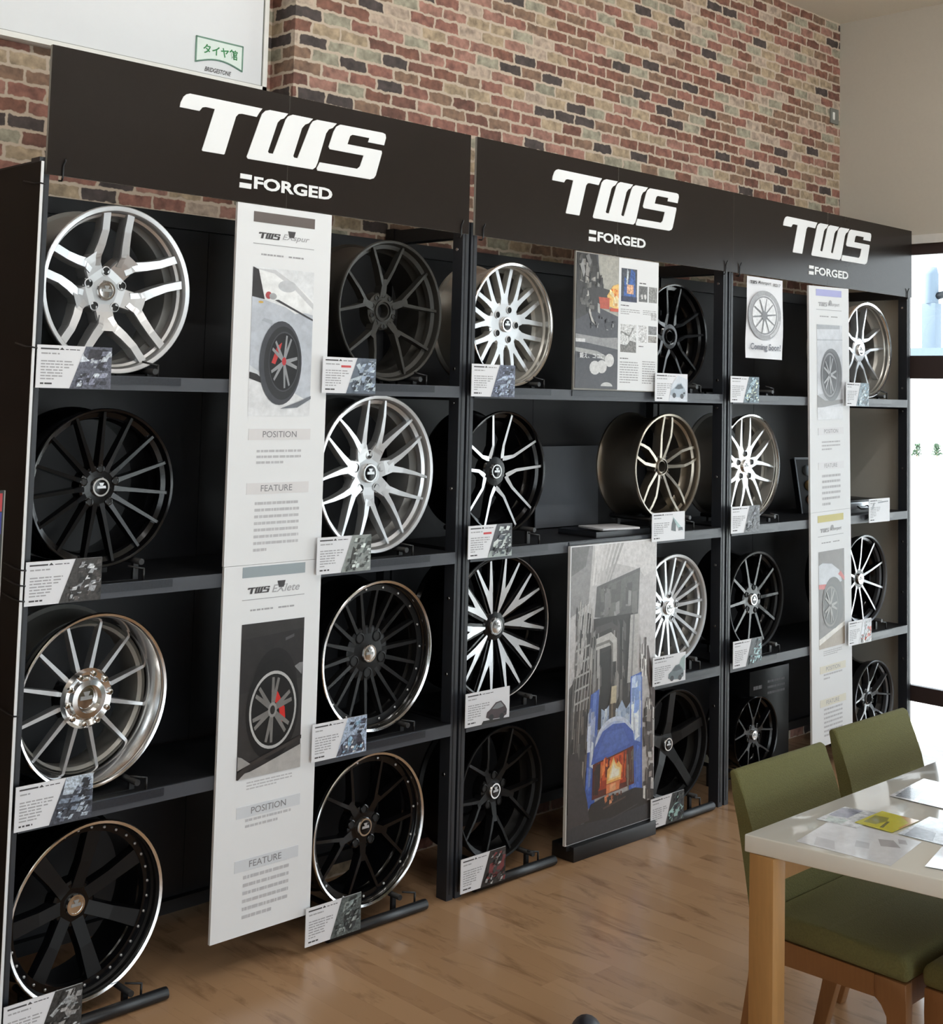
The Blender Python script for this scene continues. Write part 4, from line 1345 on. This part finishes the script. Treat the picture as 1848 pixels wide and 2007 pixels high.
for gx0, gx1, gz0, gz1, nr, mi_ in ((.395, .470, .433, .443, 1, 1), (.277, .345, .338, .346, 1, 1), (.277, .400, .305, .330, 3, 0), (.42, .505, .31, .332, 3, 0), (.395, .490, .178, .186, 1, 1),
                                    (.277, .345, .126, .134, 1, 1), (.277, .395, .030, .120, 9, 0), (.42, .505, .030, .126, 10, 0)):
    b = MB()
    greek(b, gx0, gx1, gz0, gz1, nr, -.0014, mi_, True, rnd)
    b.build('small_print', [M['grey_ink'], M['dark_ink']], t, recalc=False)

t = thing('forge_poster', 'tall poster of a blue forging press with glowing furnace, middle rack floor', 'poster', (2.172, -.0205, .060))
W2, H2 = .532, 1.106
box('board', M['panel_white'], 0, W2, 0, .012, 0, H2, t)
DK, MD, LT_ = (56, 52, 50), (104, 100, 98), (176, 173, 170)
ph = [((186, 183, 183), rect_p(0, 0, 1, 1)), ((140, 138, 138), [(0, .76), (.20, .80), (.24, 1), (0, 1)]), ((112, 110, 110), [(0, .9), (.16, .93), (.2, 1), (0, 1)]),
      ((206, 203, 203), [(.30, .90), (.5, .93), (.8, .90), (1, .78), (1, 1), (.26, 1)]), ((196, 193, 194), [(.82, .5), (1, .5), (1, .9), (.8, .86)])]
for q in range(7):   # beams and steam at the top
    ph.append(((214 - 9 * q, 211 - 9 * q, 210 - 9 * q), [(.24 + .030 * q, .86), (.255 + .030 * q, .86), (.30 + .05 * q, 1), (.27 + .05 * q, 1)]))
ph += [((88, 86, 85), [(.27, .75), (.78, .715), (.80, .905), (.29, .855)]), ((100, 98, 97), [(.34, .80), (.78, .79), (.79, .89), (.32, .85)])]
ph += clutter(.30, .74, .78, .86, 26, [(96, 94, 92), (120, 118, 116), (82, 80, 78), (140, 138, 136)], (.02, .07), (.03, .10), 41)
ph += [((62, 58, 56), [(.0, .10), (.20, .10), (.25, .58), (.25, .76), (.19, .77), (.14, .58), (0, .52)])]
ph += clutter(.02, .12, .24, .60, 46, [DK, MD, (140, 134, 128), (78, 68, 64), (120, 110, 106)], (.008, .022), (.06, .22), 42, .10)
ph += clutter(.05, .54, .26, .82, 40, [LT_, MD, DK, (150, 148, 146)], (.008, .02), (.03, .13), 43, .12)
for q in range(5):   # ladder rails and rungs
    ph.append(((178, 176, 174), [(.05 + .035 * q, .44), (.058 + .035 * q, .44), (.098 + .035 * q, .62), (.09 + .035 * q, .62)]))
    ph.append(((168, 166, 164), [(.06, .46 + .045 * q), (.22, .475 + .045 * q), (.22, .482 + .045 * q), (.06, .467 + .045 * q)]))
    ph.append(((186, 184, 182), [(.10 + .03 * q, .70), (.107 + .03 * q, .70), (.135 + .03 * q, .80), (.128 + .03 * q, .80)]))
ph += [((52, 47, 44), [(.24, .36), (.72, .36), (.72, .745), (.26, .745)]), ((36, 32, 29), [(.34, .40), (.46, .40), (.46, .63), (.34, .62)])]
ph += clutter(.25, .44, .36, .70, 22, [DK, MD, (150, 148, 146), (40, 36, 34)], (.012, .03), (.05, .16), 44)
ph += clutter(.46, .42, .72, .74, 50, [DK, MD, (132, 128, 124), (40, 37, 35), (86, 82, 80)], (.01, .035), (.06, .22), 45)
ph += [((186, 184, 180), [(.29, .675), (.46, .69), (.53, .665), (.53, .585), (.485, .585), (.475, .645), (.29, .635)]), ((120, 116, 112), [(.29, .645), (.44, .655), (.47, .64), (.475, .585), (.49, .585), (.485, .65), (.44, .665), (.29, .655)]),
       ((74, 70, 68), [(.28, .69), (.46, .705), (.56, .68), (.56, .70), (.46, .725), (.28, .715)]),
       ((178, 176, 174), [(.66, .50), (.77, .50), (.79, .74), (.69, .74)]), ((142, 140, 140), [(.70, .50), (.72, .50), (.74, .74), (.72, .74)])]
# blue columns with worn white highlights
ph += [((70, 98, 178), [(.18, .09), (.30, .11), (.335, .50), (.24, .485)]), ((104, 132, 202), [(.22, .20), (.26, .20), (.31, .49), (.27, .49)])]
ph += clutter(.20, .16, .31, .46, 22, [(176, 190, 226), (206, 216, 236), (94, 122, 196), (140, 160, 212)], (.012, .04), (.03, .10), 46, .12)
ph += [((76, 104, 184), [(.70, .09), (.86, .11), (.84, .53), (.70, .52)]), ((150, 174, 220), [(.72, .30), (.83, .28), (.83, .52), (.72, .52)])]
ph += clutter(.71, .28, .84, .52, 18, [(186, 204, 232), (204, 218, 238), (130, 158, 212), (220, 228, 242)], (.02, .06), (.04, .11), 47)
ph += clutter(.72, .11, .85, .28, 10, [(64, 92, 172), (84, 112, 190), (98, 124, 198)], (.02, .06), (.04, .11), 48)
ph += [((164, 182, 208), [(.36, .33), (.70, .33), (.70, .43), (.65, .41), (.60, .445), (.54, .41), (.46, .44), (.40, .42), (.36, .43)])]
ph += clutter(.36, .33, .70, .43, 26, [(190, 204, 222), (140, 160, 192), (116, 134, 168), (206, 216, 228)], (.01, .04), (.01, .05), 49)
ph += [((66, 56, 46), rect_p(.45, .32, .525, .46)), ((120, 104, 84), rect_p(.475, .32, .495, .46)), ((192, 180, 152), [(.465, .44), (.53, .44), (.535, .50), (.475, .50)])]
ph += [((208, 219, 240), ell(.52, .30, .225, .092, 26, 0, PI)), ((176, 192, 228), ell(.52, .298, .205, .078, 26, 0, PI)), ((80, 105, 186), [(.255, .245), (.76, .275), (.74, .325), (.64, .362), (.50, .368), (.38, .35), (.29, .30)]), ((92, 118, 196), [(.30, .26), (.70, .285), (.62, .345), (.42, .345)])]
# furnace mouth
ph += [((96, 40, 24), [(.27, .125), (.76, .14), (.745, .275), (.275, .245)]), ((172, 64, 32), [(.33, .15), (.67, .155), (.665, .265), (.335, .245)]), ((214, 92, 44), [(.36, .18), (.63, .185), (.63, .262), (.365, .246)])]
ph += clutter(.33, .16, .68, .26, 44, [(226, 104, 52), (180, 66, 34), (120, 48, 28), (238, 140, 80), (90, 44, 30)], (.008, .03), (.015, .06), 50)
ph += clutter(.28, .13, .36, .24, 12, [(60, 34, 26), (84, 44, 30), (48, 32, 26)], (.015, .04), (.03, .09), 51) + clutter(.66, .14, .75, .27, 14, [(60, 38, 28), (96, 60, 42), (120, 108, 94)], (.012, .035), (.03, .10), 52)
ph += [((248, 190, 110), [(.43, .165), (.60, .17), (.61, .215), (.57, .235), (.54, .225), (.51, .255), (.475, .225), (.44, .215)]), ((253, 228, 170), [(.45, .175), (.59, .178), (.59, .21), (.55, .218), (.51, .245), (.48, .215)]), ((255, 249, 230), [(.47, .182), (.575, .185), (.575, .206), (.53, .212), (.51, .23), (.49, .205)]),
       ((226, 134, 86), [(.43, .132), (.58, .137), (.59, .168), (.43, .163)]), ((240, 176, 130), [(.47, .137), (.54, .139), (.54, .163), (.47, .160)])]
ph += [((46, 39, 35), [(.08, .0), (1, .0), (1, .10), (.77, .125), (.60, .118), (.40, .125), (.26, .112), (.2, .06)])]
ph += clutter(.40, .085, .62, .13, 16, [(200, 120, 80), (120, 70, 48), (70, 52, 44), (226, 160, 120)], (.008, .03), (.006, .02), 53)
ph += [((58, 56, 58), [(0, 0), (1, 0), (1, .058), (.5, .046), (0, .06)]), ((66, 60, 60), [(0, .05), (.24, .06), (.22, .12), (.1, .30), (0, .3)]), ((84, 66, 56), [(.40, .082), (.66, .10), (.66, .106), (.40, .089)]), ((70, 66, 66), [(.44, .035), (.80, .062), (.80, .066), (.44, .04)])]
# hose at the right
ph += [((70, 56, 54), [(.85, .62), (.91, .62), (1, .45), (1, .36), (.97, .31), (.90, .32), (.90, .37), (.945, .39), (.945, .45)]), ((98, 84, 80), [(.87, .62), (.885, .62), (.965, .44), (.95, .44)])]
ph += clutter(.86, .06, 1, .44, 40, [(96, 88, 84), (150, 142, 138), (66, 60, 58), (200, 198, 196)], (.015, .05), (.015, .07), 54) + clutter(.80, .5, .9, .68, 10, [(206, 202, 202), (226, 224, 222), (90, 80, 78)], (.01, .03), (.02, .08), 55)
picture('photo_print', M['print_grain'], (.006, .004, W2 - .003, H2 - .004), ph, -.0006, t, .0002)
t = thing('poster_base', 'flat black base block on the floor under the furnace poster', 'base', (2.20, -.04, 0))
box('block', M['rubber'], 0, .50, 0, .11, 0, .055, t, .003)
box('lip', M['rubber'], -.02, .52, .02, .06, .040, .0595, t)

# ------------------------------------------------------------------ things on the second shelves
t = thing('grey_board', 'grey board leaning at the back of the middle rack', 'board', (2.40, .372, S2 + .0006), 0)
b = MB()
b.extrude_x([(0, .004), (.005, .004), (.012, .34), (.007, .34)], .0, .40)
b.build('panel', mat('mid_grey_board', (92, 96, 102), .55), t)
t = thing('brochure_tray', 'low black brochure tray on the middle rack second shelf', 'tray', (2.37, .02, S2 + .0006))
box('tray_floor', M['rubber'], 0, .34, 0, .20, 0, .006, t)
b = MB()
b.box(0, .34, 0, .004, .006, .022)
b.box(0, .004, .004, .20, .006, .022)
b.box(.336, .34, .004, .20, .006, .022)
b.box(.004, .336, .196, .20, .006, .022)
b.build('tray_rim', M['steel_post'], t)
b = MB()
b.box(0, .20, 0, .15, 0, .008)
o = b.build('brochure', [M['paper']], None, (2.44, .045, S2 + .0225), (0, 0, -.15), bevel=.001)
tag(o, 'cream brochure lying on the black tray beside the bronze wheel', 'brochure')

t = thing('sample_case', 'open black case showing oval colour samples, behind the slim poster', 'case', (4.16, .20, S2 + .0006), -.25)
b = MB()
b.extrude_x([(0, .0), (.03, .0), (.085, .262), (.055, .27)], 0, .17)
b.build('lid', M['rubber'], t)
b = MB()
b.extrude_x([(-.003, .0), (.0, .0), (.055, .27), (.052, .27)], 0, .007)
b.extrude_x([(.050, .264), (.060, .264), (.062, .274), (.052, .274)], 0, .17)
b.build('edge_trim', M['silver_edge'], t)
for i, (cc, zz) in enumerate((((150, 160, 168), .21), ((190, 160, 110), .135), ((196, 150, 126), .065))):
    b = MB()
    b.lathe([(0, 0), (.026, 0), (.028, .003), (.028, .006)], 20)
    b.build('colour_chip', mat('sample_finish', cc, .3, .6), t, (.075, zz / .27 * .055 - .005, zz), (-.2, 0, 0))
t = thing('sample_case', 'closed flat silver-edged case lying on the shelf beside the window', 'case', (4.335, .05, S2 + .0228))
box('case_body', M['silver_edge'], 0, .34, 0, .24, 0, .034, t, .004)
box('case_lid', M['rubber'], .004, .336, .004, .236, .034, .044, t, .002)
b = MB()
b.tube([(.10, .0, .014), (.10, -.02, .002), (.20, -.02, .002), (.20, .0, .014)], .004, 8)
b.build('handle', M['rubber'], t)
t = thing('case_rest', 'small black riser under the flat silver case', 'riser', (4.35, .07, S2 + .0006))
box('rest_block', M['rubber'], 0, .28, 0, .18, 0, .0215, t)
t = thing('storage_box', 'black box with faint grey print, at the back of the right rack floor', 'box', (3.74, .215, 0.0004))
box('carton', M['satin_black'], 0, .34, 0, .16, 0, .46, t, .003)
b = MB()
greek(b, .03, .10, .36, .40, 1, -.001, 0, False, rnd)
greek(b, .15, .30, .33, .41, 3, -.001, 0, False, rnd)
b.build('faint_print', M['mid_ink'], t, recalc=False)

# ------------------------------------------------------------------ table
TX, TY, TZ = 1.058, -1.546, .720
dv = Vector((.165, -.986))
TL, TD = 1.60, .66


def tpt(a, d):
    return (a + dv.x * d, dv.y * d)


t = thing('dining_table', 'white gloss table with oak legs in the right foreground', 'table', (TX, TY, 0))
b = MB()
q = [tpt(0, 0), tpt(TL, 0), tpt(TL, TD), tpt(0, TD)]
lo = [b.bm.verts.new((x, y, TZ - .040)) for x, y in q]
hi = [b.bm.verts.new((x, y, TZ)) for x, y in q]
for i in range(4):
    b.face([lo[i], lo[(i + 1) % 4], hi[(i + 1) % 4], hi[i]])
b.face(lo)
b.face(hi)
b.build('tabletop', M['table_white'], t, bevel=.003, bseg=3)
for a, d in ((.004, .010), (TL - .09, .010), (.004, TD - .09), (TL - .09, TD - .09)):
    x, y = tpt(a, d)
    b = MB()
    b.box(x, x + .052, y - .066, y, 0, TZ - .0405)
    b.build('leg', M['oak'], t, bevel=.003)
b = MB()
b.box(.07, TL - .06, -.052, -.032, TZ - .11, TZ - .041)
b.build('apron', M['oak'], t)


SHEET_Z = [TZ + .0006]


def sheet(label, pts, layers, m='print', z=None, name='leaflet', th=.0002):
    z = SHEET_Z[0]
    SHEET_Z[0] += .0005
    """paper lying on the table; pts = 4 corners"""
    cx = sum(p[0] for p in pts) / 4
    cy = sum(p[1] for p in pts) / 4
    b = MB()
    P = [Vector((x - cx, y - cy)) for x, y in pts]
    lo = [b.bm.verts.new((p.x, p.y, 0)) for p in P]
    hi = [b.bm.verts.new((p.x, p.y, th)) for p in P]
    fs = [b.face(lo[::-1]), b.face(hi)] + [b.face([lo[i], lo[(i + 1) % 4], hi[(i + 1) % 4], hi[i]]) for i in range(4)]
    b.colour(fs, layers[0])
    for i, (rgb, poly) in enumerate(layers[1:]):
        vs = []
        for u, v in poly:
            p = P[0] * (1 - u) * (1 - v) + P[1] * u * (1 - v) + P[2] * u * v + P[3] * (1 - u) * v
            vs.append(b.bm.verts.new((p.x, p.y, th + .00004 * (i + 1))))
        f = b.face(vs)
        f.normal_update()
        b.colour(bmesh.ops.triangulate(b.bm, faces=[f])['faces'] if len(poly) > 4 else [f], rgb)
    o = b.build(name, M[m], None, (cx, cy, z), recalc=True)
    return tag(o, label, 'leaflet')


M['flyer'] = print_mat('glossy_flyer', .10, .12, 30, coat=.5)
M['flyer_busy'] = print_mat('busy_flyer', .5, .15, 55, coat=.4)
sheet('glossy white leaflet with grey print at the near table corner', [(1.105, -1.655), (1.325, -1.625), (1.330, -1.850), (1.125, -1.880)],
      [(226, 226, 230), ((176, 172, 174), [(.52, .72), (.72, .62), (.80, .76), (.62, .90)]), ((206, 204, 208), [(.04, .18), (.3, .1), (.3, .3), (.06, .4)]), ((198, 196, 200), [(.3, .52), (.5, .46), (.52, .6), (.34, .66)]), ((190, 186, 190), [(.74, .84), (.88, .78), (.9, .86), (.78, .92)])], 'flyer')
sheet('grey printed sheet under the yellow flyer on the white table', [(1.285, -1.600), (1.43, -1.595), (1.452, -1.690), (1.30, -1.70)],
      [(214, 216, 220), ((150, 150, 168), [(.35, .05), (.9, .0), (.95, .5), (.4, .5)]), ((188, 200, 198), [(0, .2), (.3, .1), (.3, .6), (.05, .6)])], 'flyer_busy')
sheet('grey-blue printed sheet right of the yellow flyer', [(1.338, -1.785), (1.52, -1.775), (1.53, -1.96), (1.35, -1.97)],
      [(206, 212, 222), ((132, 132, 142), [(.02, .08), (.45, .04), (.4, .34), (.05, .44)]), ((180, 190, 206), [(.5, .1), (.95, .1), (.95, .8), (.5, .8)])], 'flyer_busy')
sheet('bright yellow flyer with orange end on the white table', [(1.333, -1.676), (1.468, -1.676), (1.470, -1.774), (1.333, -1.774)],
      [(214, 204, 34), ((150, 144, 44), [(.16, .12), (.66, .06), (.72, .40), (.5, .5), (.2, .42)]), ((206, 150, 44), [(.72, .92), (1, .5), (1, 1), (.3, 1), (.3, .94)]), ((128, 120, 40), [(.1, .6), (.5, .5), (.52, .56), (.12, .68)])], 'flyer')
sheet('magazine page with grey and red print near the far table edge', [(1.60, -1.625), (1.82, -1.61), (1.83, -1.82), (1.61, -1.83)],
      [(212, 212, 216), ((110, 110, 116), [(.04, .06), (.5, .02), (.5, .22), (.06, .3)]), ((58, 56, 60), [(.02, .36), (.16, .34), (.16, .5), (.03, .5)]), ((204, 130, 136), [(.16, .38), (.34, .34), (.34, .48), (.16, .5)]), ((150, 152, 160), [(.4, .3), (.95, .2), (.95, .9), (.5, .8)])], 'flyer_busy')
sheet('crumpled clear-white sheet at the near right of the table', [(1.175, -1.935), (1.33, -1.90), (1.40, -2.06), (1.23, -2.10)],
      [(228, 230, 236), ((196, 198, 206), [(.2, .3), (.8, .2), (.8, .35), (.25, .45)])], 'flyer')


# ------------------------------------------------------------------ chairs
def chair(label, x, y, rz):
    """origin at the floor below the rear left corner; faces -Y"""
    t = thing('dining_chair', label, 'chair', (x, y, 0), rz, 'green chairs at the white table')
    w = .44
    b = MB()
    b.extrude_x([(-.082, .40), (-.064, .52), (-.036, .641), (-.014, .70), (.010, .768), (.026, .775), (.037, .766), (.023, .707), (.007, .646), (-.005, .585), (-.017, .52), (-.032, .40)], 0, w)
    b.build('backrest', M['green'], t, bevel=.010, bseg=3)
    b = MB()
    b.extrude_x([(-.460, .388), (-.462, .425), (-.445, .445), (-.25, .452), (-.072, .446), (-.072, .388)], .002, w - .002)
    b.build('seat', M['green'], t, bevel=.012, bseg=3)
    wd = M['walnut_oak']
    for xx in (.004, w - .036):
        s = 1 if xx < .1 else -1
        # rear leg leans back
        b = MB()
        b.extrude_x([(-.072, .398), (-.068, .30), (-.050, .154), (-.006, .0), (.030, .0), (-.006, .154), (-.026, .27), (-.034, .398)], xx, xx + .032)
        b.build('leg', wd, t, bevel=.003)
        b = MB()
        b.extrude_x([(-.456, .386), (-.456, .330), (-.450, .0), (-.416, .0), (-.410, .30), (-.395, .325), (-.375, .334), (-.375, .386)], xx, xx + .032)
        b.build('leg', wd, t, bevel=.003)
        b = MB()
        b.extrude_x([(-.375, .386), (-.375, .334), (-.071, .326), (-.071, .386)], xx + .002, xx + .030)
        b.build('side_rail', wd, t)
    box('seat_rail', wd, .0365, w - .0365, -.452, -.428, .330, .386, t)
    box('seat_rail', wd, .0365, w - .0365, -.066, -.044, .330, .386, t)
    return t


chair('olive green upholstered chair nearest the camera, at the table corner', 1.325, -1.355, 0.0)
chair('olive green upholstered chair farther along, left of the window', 1.915, -1.300, 0.0)
chair('olive green chair on the near side of the table, only its seat corner in view', 1.788, -2.300, PI)

# dark shoe tip at the lower edge
t = thing('shoe', 'dark rounded shoe toe on the floor at the bottom edge', 'shoe', (1.150, -.998, 0), -.872)
b = MB()
prof = [(0, .034, .03), (.03, .044, .052), (.07, .047, .058), (.12, .044, .06), (.19, .040, .07), (.25, .036, .085), (.28, .02, .06)]
rings = []
for (d, hw, h) in prof:
    rings.append([b.bm.verts.new((hw * math.cos(a), .11 - d, .012 + max(0, h * math.sin(a)))) for a in [PI * i / 10 for i in range(11)]])
for i in range(len(rings) - 1):
    for j in range(10):
        b.face([rings[i][j], rings[i][j + 1], rings[i + 1][j + 1], rings[i + 1][j]], 0, True)
b.face(rings[0])
b.face(rings[-1][::-1])
b.build('upper', M['leather'], t)
b = MB()
b.prism([(hw * 1.06, .11 - d) for d, hw, h in prof] + [(-hw * 1.06, .11 - d) for d, hw, h in prof[::-1]], -.012, 0)
so = b.build('sole', M['rubber'], t, (0, 0, 0), (-PI / 2, 0, 0))
so.rotation_euler = (PI / 2, 0, 0)
so.scale = (1, 1, 1)

# ------------------------------------------------------------------ outside the window
def ray(u, v, x):
    d = Vector([RM[i][0] * (u - CX) / F_PX + RM[i][1] - RM[i][2] * (v - CY) / F_PX for i in range(3)])
    k = (x - CAM[0]) / d.x
    return Vector(CAM) + d * k


a = ray(1785, 690, 60)
bq = ray(1900, 690, 60)
t = thing('building', 'white low building seen across the street through the window', 'building', (60, a.y, -.12))
H = a.z + .12
box('walls', mat('white_render', (236, 238, 240), .8), 0, 3, bq.y - a.y - 24, 24, 0, H - .2, t)
b = MB()
b.box(-.05, 3.05, bq.y - a.y - 24, 24, H - .2, H + .2)
b.build('parapet', M['tower'], t)
p0, p1 = ray(1812, 690, 66), ray(1839, 523, 66)
t = thing('tower', 'pale grey-blue tower standing beyond the window glass', 'tower', (66, (p0.y + p1.y) / 2, -.12))
hw = abs(p1.y - p0.y) / 2
h1, h2 = ray(1825, 595, 66).z + .12, p1.z + .12
box('shaft', M['tower'], -.35, .35, -hw, hw, 0, h1, t, .02)
b = MB()
b.lathe([(hw * .95, 0), (hw * .95, -(h2 - h1) * .8), (hw * .7, -(h2 - h1)), (0, -(h2 - h1))], 16)
b.build('head', M['tower'], t, (0, 0, h1), (-PI / 2, 0, 0))
b = MB()
b.tube([(0, -hw * .8, h1 + .4), (0, -hw * 2.2, h1 + .5)], .20, 8)
b.build('arm', M['steel_black'], t)
rs = random.Random(3)
for lab, u in (('pale green shrub outside nearest the rack edge', 1797), ('pale green shrub outside farther right', 1836)):
    p = ray(u, 896, 5)
    p = Vector(CAM) + (p - Vector(CAM)) * ((-.12 - CAM[2]) / (p.z - CAM[2]))
    b = MB()
    for i in range(140):
        ang, el, rr = rs.uniform(0, 2 * PI), rs.uniform(0, 1), rs.uniform(.2, 1)
        c = Vector((.20 * rr * math.cos(ang) * (1 - .5 * el), .20 * rr * math.sin(ang) * (1 - .5 * el), .06 + .42 * el))
        d1 = Vector((rs.uniform(-1, 1), rs.uniform(-1, 1), rs.uniform(-.5, 1)))  .normalized() * .06
        d2 = d1.cross(Vector((rs.uniform(-1, 1), rs.uniform(-1, 1), 1))).normalized() * .03
        b.face([b.bm.verts.new(c - d1), b.bm.verts.new(c + d2), b.bm.verts.new(c + d1), b.bm.verts.new(c - d2)])
    t = thing('shrub', lab, 'shrub', (p.x, p.y, -.12))
    b.build('foliage', M['leaf'], t)
    b = MB()
    b.tube([(0, 0, 0), (0, 0, .3)], .02, 6)
    b.build('stem', M['oak'], t)
